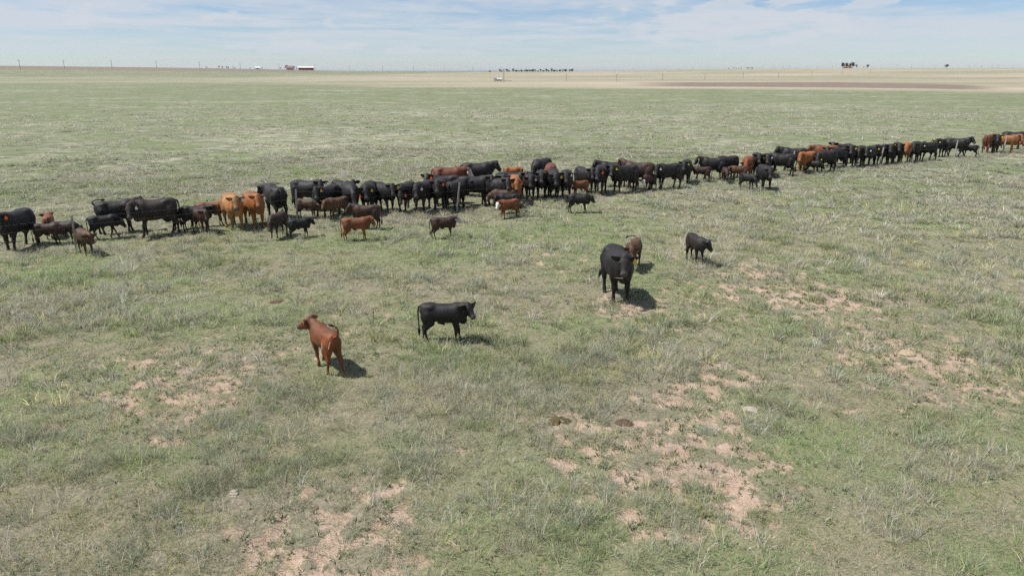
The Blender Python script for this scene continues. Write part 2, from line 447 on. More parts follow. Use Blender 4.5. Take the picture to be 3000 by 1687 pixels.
rng = np.random.default_rng(11)
FENCE_A, FENCE_B = np.array(ground_at(225, 742)), np.array(ground_at(2937, 452))
def behind_fence(x, y):
    d = (FENCE_B - FENCE_A)/np.linalg.norm(FENCE_B - FENCE_A)
    return -(x-FENCE_A[0])*d[1] + (y-FENCE_A[1])*d[0]
def grazed(x, y):
    b = behind_fence(x, y)                            # cropped short where the herd stands
    return sstep(-.6, .8, b)*sstep(13, 7, b)
def ring_points(r0, r1, density, half=43.0):
    n = int(density * R(2*half)/2 * (r1*r1 - r0*r0))
    r = np.sqrt(rng.uniform(r0*r0, r1*r1, n)); a = np.radians(rng.uniform(-half, half, n))
    return r*np.sin(a), r*np.cos(a)

def lerp(a, b, t): return np.asarray(a)[None, :]*(1-t[:, None]) + np.asarray(b)[None, :]*t[:, None]
PATS = [(*ground_at(a, b_), c) for a, b_, c in ((1637, 1232, .34), (1828, 1237, .34), (810, 888, .38), (2742, 517, .6), (2660, 1030, .26), (2330, 930, .26), (2200, 1198, .2), (686, 1446, .12))]
def finish(name, label, x, y, base, hgt, tint, protos, tilt=.12):
    ok = np.ones(len(x), bool)                       # nothing grows through dung or stones
    for cx, cy, cr in PATS: ok &= np.hypot(x-cx, y-cy) > cr
    x, y, tint = x[ok], y[ok], np.asarray(tint)[ok]
    n = len(x)
    z = height(x, y)
    rot = np.stack([rng.normal(0, tilt, n), rng.normal(0, tilt, n), rng.uniform(0, 2*np.pi, n)], -1)
    s = base*rng.uniform(.7, 1.35, n)
    scl = np.stack([s, s, s*hgt*rng.uniform(.75, 1.3, n)], -1)
    t = np.clip(tint*rng.normal(1, .16, (n, 1))*np.where(np.hypot(x, y) < 30, 1.03, .97)[:, None], .01, .9)
    pick = rng.random(n)                              # species differ: yellow-green, blue-grey, cured
    t = np.where(((pick < .14) & (np.hypot(x, y) < 40))[:, None], t*np.array([1.12, 1.10, .70]), t)
    t = np.where((pick > .84)[:, None], t*np.array([.86, .96, 1.06]), t)
    t = np.concatenate([t, np.ones((n, 1))], 1)
    return scatter(name, label, np.stack([x, y, z-.012], -1), rot, scl, rng.integers(0, len(protos), n), t, protos)

PALE = np.array([.56, .535, .44]); GREYGREEN = np.array([.262, .330, .182]); GREEN = np.array([.205, .335, .105]); OLIVE = np.array([.340, .390, .145])
def sod_tint(x, y):
    l = lushness(x, y); d = dryness(x, y)
    g = sstep(-.2, .3, fbm(x, y, 1.3, 3, 131))
    t = lerp(GREYGREEN, OLIVE, g*.7)*(.86 + .30*sstep(-.4, .4, fbm(x, y, .5, 2, 133)))[:, None]
    t = t*(1-l[:, None]*.88) + GREEN[None, :]*1.12*l[:, None]*.88
    grey = np.array([.44, .425, .345])
    k = (d*.55*sstep(-.2, .3, fbm(x, y, 2.2, 2, 137)))[:, None]
    return t*(1-k) + grey[None, :]*k

rnd = random.Random(5)
for zone, (r0, r1, dens, wid, bs, nb) in {'near': (5.5, 15, 310, .0085, .90, 19), 'middle': (15, 30, 120, .0125, 1.10, 24), 'farther': (30, 62, 52, .020, 1.35, 22), 'distant': (62, 170, 16, .032, 1.9, 16)}.items():
    # short sod
    if zone != 'distant':
      x, y = ring_points(r0, r1, dens)
      s = soil_mask(x, y)
      thin = sstep(-.12, .20, fbm(x, y, .38, 3, 141) + .45*fbm(x, y, 2.3, 2, 142) + .22*np.clip(mats(x, y, .85, 5), -.3, .5) + .08 - .22*bareness(x, y) + .30*lushness(x, y))
      keep = rng.random(len(x)) < sstep(64, 48, np.hypot(x, y))*np.where(s > .5, .09, .22 + .78*thin)
      x, y = x[keep], y[keep]
      prot = [tuft('sod_tuft', nb, .11, .035, .095, wid, 1.7, rnd) for _ in range(5)]
      finish('short_grass', 'short grey-green prairie sod across the pasture, %s stretch' % zone, x, y, bs, 1.0 if r0 < 12 else .8 if r0 < 25 else .55, sod_tint(x, y), prot)
    # bunch grass, green and cured
    x, y = ring_points(r0, r1, dens*.16)
    clump = sstep(.02, .42, fbm(x, y, 2.0, 3, 151) + .75*fbm(x, y, 9, 2, 152) + .06)
    keep = (rng.random(len(x)) < (.05 + .95*clump)*(1.0 if zone != 'distant' else .35)*(1-.85*grazed(x, y))*sstep(170, 90, np.hypot(x, y))) & (soil_mask(x, y) < .5)
    x, y = x[keep], y[keep]
    prot = [tuft('bunch_tuft', int(nb*1.5), .095, .10, .27, wid*1.0, .95, rnd, 3) for _ in range(5)]
    d = dryness(x, y)
    tt = sod_tint(x, y)*.95
    k = (np.clip(d*1.2 + (.0 if r0 < 25 else .35), 0, 1) * (rng.random(len(x)) < (.5 if r0 < 25 else .8)))[:, None]
    tt = tt*(1-k*.8) + np.array([.52, .50, .41])[None, :]*k*.8
    finish('bunch_grass', 'taller green and grey bunch grass, %s stretch' % zone, x, y, bs*1.15, 1.0 if r0 < 25 else .7 if r0 < 60 else .34, tt*(1.0 if r0 < 25 else 1.0 if r0 < 60 else 1.08), prot)
    # cured straw-pale tufts
    x, y = ring_points(r0, r1, dens*(.055 if r0 < 12 else .07 if r0 < 25 else .085 if r0 < 60 else .15))
    clump = sstep(.06, .34, fbm(x, y, 2.4, 3, 161) + .05 + .6*fbm(x*.6, y, 14, 2, 162))
    keep = (rng.random(len(x)) < (.02 + .98*clump)*(1-.85*grazed(x, y))*sstep(170, 90, np.hypot(x, y))) & (soil_mask(x, y) < .6)
    x, y = x[keep], y[keep]
    prot = [tuft('straw_tuft', int(nb*1.1), .09, .14, .34, wid*.85, .8, rnd, 3) for _ in range(4)]
    tt = lerp(PALE, np.array([.66, .62, .49]), rng.random(len(x)))
    finish('straw_grass', 'pale cured straw tufts standing in the sod, %s stretch' % zone, x, y, bs*1.0, 1.0 if r0 < 25 else .7 if r0 < 60 else .34, tt*(1.0 if r0 < 25 else .95 if r0 < 60 else 1.05), prot)

# low broad-leaved weeds on the bare patches
x, y = ring_points(5.5, 24, 34)
b_ = bareness(x, y)
keep = rng.random(len(x)) < .75*sstep(.30, .75, b_ + .5*fbm(x, y, 1.7, 2, 171))
x, y = x[keep], y[keep]
prot = [tuft('weed_rosette', 13, .045, .05, .12, .022, .9, rnd, 2, True) for _ in range(5)]
finish('broadleaf_weeds', 'low dark green broad-leaved weeds dotted over bare soil', x, y, .8, .8, lerp([.085, .15, .065], [.16, .235, .10], rng.random(len(x))), prot, .3)
# dead litter stems lying on the ground
x, y = ring_points(5.5, 20, 110)
keep = rng.random(len(x)) < .75*sstep(-.2, .4, fbm(x, y, 1.1, 3, 181)+.1)
x, y = x[keep], y[keep]
prot = [tuft('litter_stems', 10, .12, .05, .16, .005, 2.6, rnd, 2) for _ in range(4)]
finish('grass_litter', 'grey-brown dead grass litter between the sod clumps', x, y, 1.0, .45, lerp([.34, .29, .22], [.52, .46, .36], rng.random(len(x))), prot, .2)

# tall clumps that stand out one by one in the near pasture
CLUMPS = [(100,1100,.8,.3),(180,1195,.7,.6),(320,1165,.5,.3),(480,1240,.7,.25),(620,1200,.8,.3),(720,1180,.8,.35),(820,1160,.6,.3),(55,1090,.7,.3),(540,1215,.7,.3),(400,1300,.5,.3),(2285,1240,.6,.8),(2345,1205,.5,.85),(2255,1340,.5,.8),(1290,740,.9,.9),(800,700,1.2,.9),(450,690,1.3,.9),(340,685,1.2,.8),
 (940,990,.6,.9),(1290,1000,.6,.3),(2240,590,1.3,.8),(1905,1005,.5,.1),(1950,1020,.5,.1),(1330,1360,.5,.4),(560,1060,.6,.4),(750,790,1.0,.35),(830,780,.9,.35),(2050,830,.7,.3),(2420,650,1.2,.6),(1700,690,.9,.5),(300,770,1.0,.4),(150,840,.9,.4),(2400,760,.9,.5),(1150,1030,.6,.6),(1000,1180,.6,.5),(2470,1180,.5,.5),(1480,880,.7,.8),(1560,840,.7,.6)]
cx_, cy_, ct_ = [], [], []
for a, b_, rr, pale in CLUMPS:
    gx, gy = ground_at(a*1.1646, b_*1.1646)
    n = int(46*rr)
    cx_ += list(gx + rng.normal(0, .42*rr, n)); cy_ += list(gy + rng.normal(0, .30*rr, n))
    ct_ += [(np.array([.50, .48, .38]) if rng.random() < pale else np.array([.255, .335, .145]))*rng.uniform(.85, 1.15) for _ in range(n)]
prot = [tuft('clump_tuft', 34, .09, .16, .40, .0085, .75, rnd, 3) for _ in range(5)]
finish('tall_clump_grass', 'tall tufted clumps of green and straw grass in the near pasture', np.array(cx_), np.array(cy_), .78, .72, np.array(ct_), prot)
# ---------------------------------------------------------------- cattle: body generator
# One continuous body surface per pose: a smooth-blended distance field of the
# trunk, neck, head and jointed legs, meshed with surface nets.
def smooth_min(a, b, k):
    h = np.clip(0.5 + 0.5 * (b - a) / k, 0.0, 1.0)
    return b * (1 - h) + a * h - k * h * (1 - h)

def hermite(xs, ys, q):
    xs = np.asarray(xs, float); ys = np.asarray(ys, float)
    m = np.gradient(ys, xs)
    i = np.clip(np.searchsorted(xs, q) - 1, 0, len(xs) - 2)
    h = xs[i + 1] - xs[i]
    t = np.clip((q - xs[i]) / h, 0, 1)
    t2 = t * t; t3 = t2 * t
    return (2*t3 - 3*t2 + 1)*ys[i] + (t3 - 2*t2 + t)*h*m[i] + (-2*t3 + 3*t2)*ys[i+1] + (t3 - t2)*h*m[i+1]

class Field:
    def __init__(self, lo, hi, cell):
        self.cell = cell
        self.lo = np.array(lo, float)
        self.n = np.ceil((np.array(hi) - self.lo) / cell).astype(int) + 1
        self.ax = [self.lo[i] + np.arange(self.n[i]) * cell for i in range(3)]
        self.D = np.full(tuple(self.n), 0.3)
    def add(self, lo, hi, fn, k):
        m = k + 2.5 * self.cell
        a = np.clip(np.floor((np.array(lo) - m - self.lo) / self.cell).astype(int), 0, self.n - 1)
        b = np.clip(np.ceil((np.array(hi) + m - self.lo) / self.cell).astype(int) + 1, 1, self.n)
        sl = tuple(slice(a[i], b[i]) for i in range(3))
        X = self.ax[0][sl[0]][:, None, None]
        Y = self.ax[1][sl[1]][None, :, None]
        Z = self.ax[2][sl[2]][None, None, :]
        d = fn(X, Y, Z)
        self.D[sl] = smooth_min(self.D[sl], d, k)
    def capsule(self, a, b, ra, rb, k=0.05, sy=1.0):
        a = np.array(a, float); b = np.array(b, float)
        ba = b - a; L2 = max(float(ba @ ba), 1e-9)
        r = max(ra, rb) * max(1.0, sy)
        def fn(X, Y, Z):
            px, py, pz = X - a[0], Y - a[1], Z - a[2]
            t = np.clip((px*ba[0] + py*ba[1] + pz*ba[2]) / L2, 0, 1)
            d = np.sqrt((px - t*ba[0])**2 + ((py - t*ba[1]) / sy)**2 + (pz - t*ba[2])**2)
            return d - (ra + (rb - ra) * t)
        self.add(np.minimum(a, b) - r, np.maximum(a, b) + r, fn, k)
    def ellipsoid(self, c, r, k=0.05):
        c = np.array(c, float); r = np.array(r, float)
        m = r.min()
        def fn(X, Y, Z):
            q = np.sqrt(((X-c[0])/r[0])**2 + ((Y-c[1])/r[1])**2 + ((Z-c[2])/r[2])**2)
            return (q - 1.0) * m
        self.add(c - r, c + r, fn, k)
    def loft(self, O, R, xs, hw, hh, zc, k=0.05, p=2.3):
        # tapered super-elliptic tube along local X of the frame O, R (rows = axes)
        O = np.array(O, float); R = np.array(R, float)
        ends = []
        for x in (xs[0], xs[-1]):
            for s in (-1, 1):
                for q in (-1, 1):
                    ends.append(O + R.T @ np.array([x, s*max(hw), zc[len(zc)//2] + q*max(hh)*1.2]))
        ends = np.array(ends)
        def fn(X, Y, Z):
            dx, dy, dz = X - O[0], Y - O[1], Z - O[2]
            u = dx*R[0, 0] + dy*R[0, 1] + dz*R[0, 2]
            v = dx*R[1, 0] + dy*R[1, 1] + dz*R[1, 2]
            w = dx*R[2, 0] + dy*R[2, 1] + dz*R[2, 2]
            W = hermite(xs, hw, u); H = hermite(xs, hh, u); C = hermite(xs, zc, u)
            W = np.maximum(W, .01); H = np.maximum(H, .01)
            q = (np.abs(v / W)**p + np.abs((w - C) / H)**p)**(1.0/p)
            d = (q - 1.0) * np.minimum(W, H)
            e = np.maximum(xs[0] - u, u - xs[-1])
            return np.maximum(d, e)
        self.add(ends.min(0), ends.max(0), fn, k)
    def mesh(self):
        D = self.D; n = self.n; h = self.cell
        ins = D < 0
        cx, cy, cz = n - 1
        corners = [(i, j, k) for i in (0, 1) for j in (0, 1) for k in (0, 1)]
        cnt = np.zeros((cx, cy, cz), np.int8)
        for i, j, k in corners:
            cnt += ins[i:i+cx, j:j+cy, k:k+cz]
        act = (cnt > 0) & (cnt < 8)
        ids = np.full((cx, cy, cz), -1, np.int32)
        I, J, K = np.nonzero(act)
        ids[I, J, K] = np.arange(len(I))
        acc = np.zeros((len(I), 3)); num = np.zeros(len(I))
        for a in corners:
            for ax in range(3):
                if a[ax]: continue
                b = list(a); b[ax] = 1
                da = D[I+a[0], J+a[1], K+a[2]]; db = D[I+b[0], J+b[1], K+b[2]]
                cr = (da < 0) != (db < 0)
                t = np.where(cr, da / np.where(cr, da - db, 1), 0)
                p = np.array(a, float)[None, :].repeat(len(I), 0)
                p[:, ax] += t
                acc[cr] += p[cr]; num[cr] += 1
        V = (np.stack([I, J, K], 1) + acc / num[:, None]) * h + self.lo
        F = []
        for ax in range(3):
            o1, o2 = [(1, 2), (2, 0), (0, 1)][ax]
            s0 = [slice(1, n[q]-1) for q in range(3)]; s0[ax] = slice(0, n[ax]-1)
            s1 = list(s0); s1[ax] = slice(1, n[ax])
            A = ins[tuple(s0)]; B = ins[tuple(s1)]
            for flip in (0, 1):
                m = (A & ~B) if not flip else (~A & B)
                idx = np.array(np.nonzero(m))
                for q in range(3):
                    if q != ax: idx[q] += 1
                def cell(d1, d2):
                    c = idx.copy(); c[o1] -= d1; c[o2] -= d2
                    return ids[c[0], c[1], c[2]]
                q4 = np.stack([cell(1, 1), cell(0, 1), cell(0, 0), cell(1, 0)], 1)
                if flip: q4 = q4[:, ::-1]
                F.append(q4)
        F = np.concatenate(F)
        F = F[(F >= 0).all(1)]
        return V, F

def rot_dir(yaw, pitch):
    # frame whose X looks along yaw (left positive) and pitch (up positive); rows X, Y, Z
    cy, sy, cp, sp = math.cos(yaw), math.sin(yaw), math.cos(pitch), math.sin(pitch)
    X = np.array([cp*cy, cp*sy, sp]); Y = np.array([-sy, cy, 0.0])
    return np.array([X, Y, np.cross(X, Y)])

LEG_POSES = {           # foot swing in metres: front left, front right, rear left, rear right
    0: (0.00, 0.03, 0.00, -0.06),
    1: (0.10, -0.05, -0.10, 0.07),
    2: (-0.04, 0.08, 0.05, -0.08),
    3: (0.24, -0.20, -0.22, 0.20),
    4: (-0.18, 0.22, 0.20, -0.26),
}

def tube_mesh(pts, rad, seg=6, sq=1.0):
    pts = np.array(pts, float); n = len(pts)
    V = []; F = []
    for i in range(n):
        t = pts[min(i+1, n-1)] - pts[max(i-1, 0)]
        t /= np.linalg.norm(t) + 1e-9
        ref = np.array([0, 1.0, 0]) if abs(t[1]) < .8 else np.array([1.0, 0, 0])
        a = np.cross(t, ref); a /= np.linalg.norm(a); b = np.cross(t, a)
        for s in range(seg):
            w = 2*math.pi*s/seg
            V.append(pts[i] + rad[i]*(math.cos(w)*a + sq*math.sin(w)*b))
    for i in range(n-1):
        for s in range(seg):
            F.append((i*seg+s, i*seg+(s+1) % seg, (i+1)*seg+(s+1) % seg, (i+1)*seg+s))
    F.append(tuple(range(seg))[::-1]); F.append(tuple((n-1)*seg+s for s in range(seg)))
    return np.array(V), F

def ear_mesh(R, root, side, length, droop):
    # leaf-shaped, cupped ear; R rows = head axes
    V = []; F = []
    prof = [(0, .026), (.16, .045), (.38, .066), (.62, .066), (.84, .044), (1.0, .012)]
    seg = 8
    out = np.array([-0.18, side*1.0, -droop]); out /= np.linalg.norm(out)
    upv = np.array([-0.35, 0.0, 1.0]); upv -= out*(upv @ out); upv /= np.linalg.norm(upv)
    nrm = np.cross(out, upv)
    if nrm[0] < 0: nrm = -nrm
    for t, w in prof:
        for s in range(seg):
            a = 2*math.pi*s/seg
            u = math.cos(a)*w*length/.2
            d = math.sin(a)*.015 + (-.02*(u/.06)**2 if True else 0) * -1
            p = out*t*length + upv*u + nrm*d
            V.append(root + R.T @ p)
    n = len(prof)
    for i in range(n-1):
        for s in range(seg):
            q = (i*seg+s, i*seg+(s+1) % seg, (i+1)*seg+(s+1) % seg, (i+1)*seg+s)
            F.append(q if side > 0 else q[::-1])
    F.append(tuple((n-1)*seg+s for s in range(seg)))
    return np.array(V), F

BODY_CACHE = {}
def cattle_body(calf, yaw, neck, pitch, legs, tail, cell, bull=False):
    """Returns mesh + anchor points. Angles in degrees. Local frame: +X nose, +Y left, Z up."""
    key = (calf, yaw, neck, pitch, legs, tail, cell, bull)
    if key in BODY_CACHE: return BODY_CACHE[key]
    S = 0.68 if calf else 1.0
    SV = np.array([.95, 1.0, 1.08]) if calf else np.array([.90, 1.0, 1.06])                 # overall scale (calf proportions are set below)
    F = Field((-1.25, -0.95, -0.06), (1.75, 0.95, 1.78), cell / S)
    fat = 0.85 if calf else 1.0
    bel = 0.16 if calf else 0.045
    # trunk
    xs  = [-.86, -.82, -.72, -.58, -.40, -.15, .10, .34, .54, .70, .82, .86]
    top = [1.10, 1.25, 1.325, 1.345, 1.335, 1.315, 1.31, 1.32, 1.33, 1.26, 1.12, 1.02]
    bot = [.92, .82, .73, .67, .61, .555, .535, .545, .57, .61, .68, .82]
    wid = [.06, .15, .225, .275, .30, .345, .36, .335, .29, .245, .16, .06]
    top = np.array(top); bot = np.array(bot) + bel; wid = np.array(wid) * fat
    F.loft((0, 0, 0), np.eye(3), xs, list(wid), list((top-bot)/2), list((top+bot)/2), .02, 2.25)
    # hip hooks, withers and shoulder blades, brisket
    for s in (-1, 1):
        F.ellipsoid((-.44, s*.20*fat, 1.245), (.12, .08, .07), .08)
        F.ellipsoid((.47, s*.20*fat, .98), (.17, .115, .27), .09)
        F.ellipsoid((-.60, s*.16*fat, .93), (.215, .135, .29), .08)
        F.ellipsoid((-.79, s*.09, 1.13), (.06, .05, .06), .05)
    F.ellipsoid((.50, 0, 1.25), (.20, .09, .09), .08)
    F.ellipsoid((.70, 0, .69 + bel*.6), (.15, .115, .15), .09)
    if not calf and not bull:
        F.ellipsoid((-.42, 0, .60), (.17, .13, .14), .06)         # udder
    else:
        F.capsule((-.18, 0, .53 + bel), (.02, 0, .47 + bel), .05, .035, .06)
    # legs
    d = LEG_POSES[legs]
    hoofs = []
    lk = .86 if calf else 1.0
    for s, f, r in ((1, d[0], d[2]), (-1, d[1], d[3])):
        lift = .05 if abs(f) > .15 and f < 0 else 0
        y = s*.175*fat
        F.capsule((.50, s*.19*fat, .92), (.43, s*.19*fat, .68), .125*lk, .105*lk, .07)
        F.capsule((.43, s*.19*fat, .70), (.47+f*.45, y, .40), .10*lk, .066*lk, .05)
        F.capsule((.475+f*.45, y, .41), (.475+f*.5, y, .36), .066*lk, .06*lk, .03)
        F.capsule((.47+f*.5, y, .37), (.46+f*.95, y, .14+lift), .052*lk, .043*lk, .03)
        F.capsule((.46+f*.95, y, .13+lift), (.485+f, y, .075+lift), .054*lk, .05*lk, .03)
        F.capsule((.49+f, y, .055+lift), (.515+f, y, .03+lift), .058*lk, .06*lk, .015)
        hoofs.append((.50+f, y))
        y2 = s*.19*fat
        F.capsule((-.56, s*.19*fat, .98), (-.42, s*.215*fat, .72), .17*lk, .125*lk, .08)
        F.capsule((-.44, s*.21*fat, .74), (-.71+r*.55, y2, .48), .125*lk, .066*lk, .05)
        F.capsule((-.62, s*.18*fat, .80), (-.72+r*.55, y2, .50), .10*lk, .055*lk, .06)
        F.capsule((-.725+r*.55, y2, .48), (-.71+r*.6, y2, .42), .066*lk, .058*lk, .03)
        F.capsule((-.71+r*.6, y2, .43), (-.67+r*.97, y2, .14), .054*lk, .045*lk, .03)
        F.capsule((-.67+r*.97, y2, .13), (-.645+r, y2, .075), .054*lk, .05*lk, .03)
        F.capsule((-.64+r, y2, .055), (-.615+r, y2, .03), .058*lk, .06*lk, .015)
        hoofs.append((-.63+r, y2))
    # neck and head
    yw = math.radians(yaw); el = math.radians(neck); hp = math.radians(-pitch)
    Lr = .66 if not calf else .52
    base = np.array([.52, 0, 1.10])
    n1 = rot_dir(yw*.35, el*.85)[0]; n2 = rot_dir(yw*.85, el*1.1)[0]
    mid = base + n1*Lr*.5
    poll = mid + n2*Lr*.5
    hs = 1.16 if calf else (1.12 if bull else 1.07)
    RH = rot_dir(yw, hp)
    nk = .88 if calf else (1.25 if bull else 1.0)
    crest = poll + RH.T @ np.array([-.03, 0, -.08])
    throat = poll + RH.T @ np.array([.10, 0, -.19*hs])
    midc = mid + np.array([0, 0, .045]); midt = mid + np.array([.02, 0, -.19])
    F.capsule((.46, 0, 1.16), midc, .17*nk, .135*nk, .10)
    F.capsule(midc, crest, .135*nk, .10*nk, .08)
    F.capsule((.62, 0, .90+bel*.5), midt, .20*nk, .125*nk, .11)
    F.capsule(midt, throat, .12*nk, .075*nk, .08)
    F.capsule((midc+midt)/2, (crest+throat)/2, .15*nk, .10*nk, .08)
    hx = np.array([-.07, -.03, .05, .13, .22, .31, .39, .45, .485, .505])*hs*(.84 if calf else .90)
    hw = np.array([.06, .10, .126, .132, .114, .094, .088, .095, .086, .05])*hs
    hh = np.array([.06, .095, .125, .138, .128, .110, .094, .086, .070, .035])*hs
    if calf: hw = hw*np.array([1.1, 1.1, 1.06, 1.03, .98, .94, .92, .92, .92, 1])
    if calf: hh = hh*np.array([1.1, 1.1, 1.1, 1.06, 1.0, .97, .95, .95, .95, 1])
    hz = np.array([-.05, -.065, -.085, -.100, -.108, -.105, -.095, -.090, -.092, -.095])*hs
    F.loft(poll, RH, list(hx), list(hw), list(hh), list(hz), .045, 2.4)
    for s in (-1, 1):
        F.ellipsoid(poll + RH.T @ (np.array([.125, s*.108, -.045])*hs), (.036*hs,)*3, .03)    # brows
        F.ellipsoid(poll + RH.T @ (np.array([.10, s*.075, -.16])*hs), (.06*hs,)*3, .05)       # cheeks
    F.ellipsoid(poll + RH.T @ (np.array([-.02, 0, -.01])*hs), (.06*hs,)*3, .05)
    V, Q = F.mesh()
    # ears and tail are grown into the same mesh
    parts = []
    for s in (1, -1):
        parts.append(ear_mesh(RH, poll + RH.T @ (np.array([.015, s*.085, -.045])*hs), s, (.30 if calf else .26)*hs, .12))
    T0 = np.array([-.80, 0, 1.235])
    tl = {0: [(0,0,0), (-.09,0,-.03), (-.125,.01,-.20), (-.115,.02,-.42), (-.11,.02,-.64), (-.11,.02,-.72)],
          1: [(0,0,0), (-.09,.02,.0), (-.15,.10,-.16), (-.18,.22,-.36), (-.20,.34,-.52), (-.21,.38,-.57)],
          2: [(0,0,0), (-.09,-.03,.03), (-.15,-.08,.13), (-.15,-.09,.25), (-.13,-.04,.34), (-.11,.04,.38)],
          3: [(0,0,0), (-.10,-.03,.04), (-.17,-.14,.10), (-.17,-.30,.12), (-.13,-.45,.10), (-.10,-.50,.08)],
          5: [(0,0,0), (-.08,0,.05), (-.06,.03,.12), (.06,.05,.17), (.19,.06,.18), (.27,.06,.17)],
          4: [(0,0,0), (-.09,-.02,.0), (-.14,-.05,-.16), (-.16,-.10,-.40), (-.18,-.17,-.60), (-.19,-.20,-.66)],
          }[tail]
    tp = [T0 + np.array(p) for p in tl]
    fine = []
    for i in range(len(tp)-1):
        for q in (0, .5): fine.append(tp[i]*(1-q) + tp[i+1]*q)
    fine.append(tp[-1])
    rr = np.interp(np.linspace(0, 1, len(fine)), [0, .15, .5, 1], [.055, .036, .026, .02])
    parts.append(tube_mesh(fine, rr, 6))
    nb = len(V)
    Vall = [V]; off = nb; extra = []
    for v, f in parts:
        extra += [tuple(i+off for i in q) for q in f]
        Vall.append(v); off += len(v)
    V = np.concatenate(Vall)
    # pigment masks, read by the coat material: R white face, G muzzle, B hoof, A ear lining/legs
    P = (V - poll) @ RH.T / hs
    inhead = (P[:, 0] > -.1) & (P[:, 0] < .6) & (np.abs(P[:, 1]) < .19) & (np.abs(P[:, 2] + .08) < .24)
    sm = lambda a, b, x: np.clip((x - a)/(b - a), 0, 1)
    col = np.zeros((len(V), 4), np.float32)
    col[:, 0] = inhead * sm(-.02, .04, P[:, 0]) * sm(-.26, -.2, P[:, 2]) * sm(.20, .10, np.abs(P[:, 1]))
    col[nb:nb+96, 0] = 0
    hl = .505*(.84 if calf else .90)
    col[:, 1] = inhead * sm(hl-.115, hl-.06, P[:, 0])
    col[:nb, 2] = sm(.075, .055, V[:nb, 2])
    col[:nb, 3] = sm(.62, .30, V[:nb, 2])
    V = V * S * SV
    me = bpy.data.meshes.new('cattle_body')
    nv = len(V); nq = len(Q)
    loops = Q.ravel().tolist(); tot = [4]*nq
    for f in extra: loops += list(f); tot.append(len(f))
    me.vertices.add(nv); me.vertices.foreach_set('co', V.ravel())
    me.loops.add(len(loops)); me.loops.foreach_set('vertex_index', np.array(loops, np.int32))
    me.polygons.add(len(tot))
    st = np.concatenate([[0], np.cumsum(tot)[:-1]]).astype(np.int32)
    me.polygons.foreach_set('loop_start', st)
    me.polygons.foreach_set('use_smooth', np.ones(len(tot), bool))
    me.update(calc_edges=True); me.validate()
    at = me.attributes.new('pigment', 'FLOAT_COLOR', 'POINT')
    at.data.foreach_set('color', col.ravel())
    hp_ = lambda x, y, z: (poll + RH.T @ (np.array([x, y, z])*hs)) * S * SV
    out = np.array([-0.18, 1.0, -.18]); out /= np.linalg.norm(out)
    anchors = dict(
        R=RH, s=hs*S, S=S, poll=poll*S,
        eyes=[hp_(.142, sg*.124, -.05) for sg in (1, -1)],
        ears=[(poll + RH.T @ (np.array([.015, sg*.085, -.045])*hs + np.array([out[0], sg, out[2]])*.16*hs))*S*SV for sg in (1, -1)],
        horns=[hp_(-.02, sg*.07, -.005) for sg in (1, -1)],
        nose=hp_(.47, 0, -.12),
        tail=[fine[-2]*S*SV, fine[-1]*S*SV], hoofs=[(a*S, b*S) for a, b in hoofs])
    BODY_CACHE[key] = (me, anchors)
    return me, anchors
# ---------------------------------------------------------------- cattle: coats, tags and the herd
def coat_material():
    m, nt, b = new_mat('cattle_coat')
    N, setin, math_, mix, noise, ramp = nodes_of(nt)
    oi = N('ShaderNodeObjectInfo'); tcn = N('ShaderNodeTexCoord'); P = tcn.outputs['Object']
    off = N('ShaderNodeVectorMath', operation='ADD'); nt.links.new(P, off.inputs[0])
    cx = N('ShaderNodeCombineXYZ'); nt.links.new(math_('MULTIPLY', oi.outputs['Random'], 37.0), cx.inputs[0]); nt.links.new(cx.outputs[0], off.inputs[1])
    pg = N('ShaderNodeAttribute', attribute_name='pigment'); sp = N('ShaderNodeSeparateColor'); nt.links.new(pg.outputs['Color'], sp.inputs[0])
    base = oi.outputs['Color']
    big = noise(off.outputs[0], 2.6, 3, .5); fine = noise(off.outputs[0], 26, 4, .65)
    warm = mix(1.0, base, (1.8, 1.35, 1.1), 'MULTIPLY')
    c = mix(ramp(big, .40, .62), base, warm)
    c = mix(ramp(fine, .35, .70, 0, .35), c, mix(1.0, c, (.62, .60, .60), 'MULTIPLY'))
    geo_ = N('ShaderNodeSeparateXYZ'); nt.links.new(P, geo_.inputs[0])
    c = mix(math_('MULTIPLY', ramp(math_('ADD', geo_.outputs[2], math_('MULTIPLY', big, .5)), 1.30, 1.62), .06), c, (.15, .125, .10))
    c = mix(math_('MULTIPLY', pg.outputs['Alpha'], .45), c, mix(1.0, c, (.60, .55, .52), 'MULTIPLY'))
    muz = mix(.5, mix(1.0, c, (.75, .72, .72), 'MULTIPLY'), (.105, .098, .094))
    c = mix(sp.outputs[1], c, muz)
    edge = noise(off.outputs[0], 9, 2, .5)
    wf = math_('MULTIPLY', ramp(math_('ADD', sp.outputs[0], math_('MULTIPLY', math_('SUBTRACT', edge, .5), .5)), .35, .55), oi.outputs['Alpha'])
    c = mix(wf, c, (.66, .60, .54))
    c = mix(sp.outputs[2], c, (.035, .030, .026))
    nt.links.new(c, b.inputs['Base Color'])
    b.inputs['Roughness'].default_value = .60
    b.inputs['Specular IOR Level'].default_value = .40
    b.inputs['Sheen Weight'].default_value = .0; b.inputs['Sheen Roughness'].default_value = .5
    mp = N('ShaderNodeMapping'); mp.inputs['Scale'].default_value = (.5, 1.0, .6); nt.links.new(off.outputs[0], mp.inputs[0])
    hair = noise(mp.outputs[0], 70, 3, .7)
    bp = N('ShaderNodeBump'); bp.inputs['Strength'].default_value = .35; bp.inputs['Distance'].default_value = .03
    nt.links.new(math_('ADD', hair, math_('MULTIPLY', noise(off.outputs[0], 8, 3, .6), 1.2)), bp.inputs['Height']); nt.links.new(bp.outputs[0], b.inputs['Normal'])
    return m
coat = coat_material()
eye_mat = plain('cattle_eye', (.008, .006, .005), .3, .1)
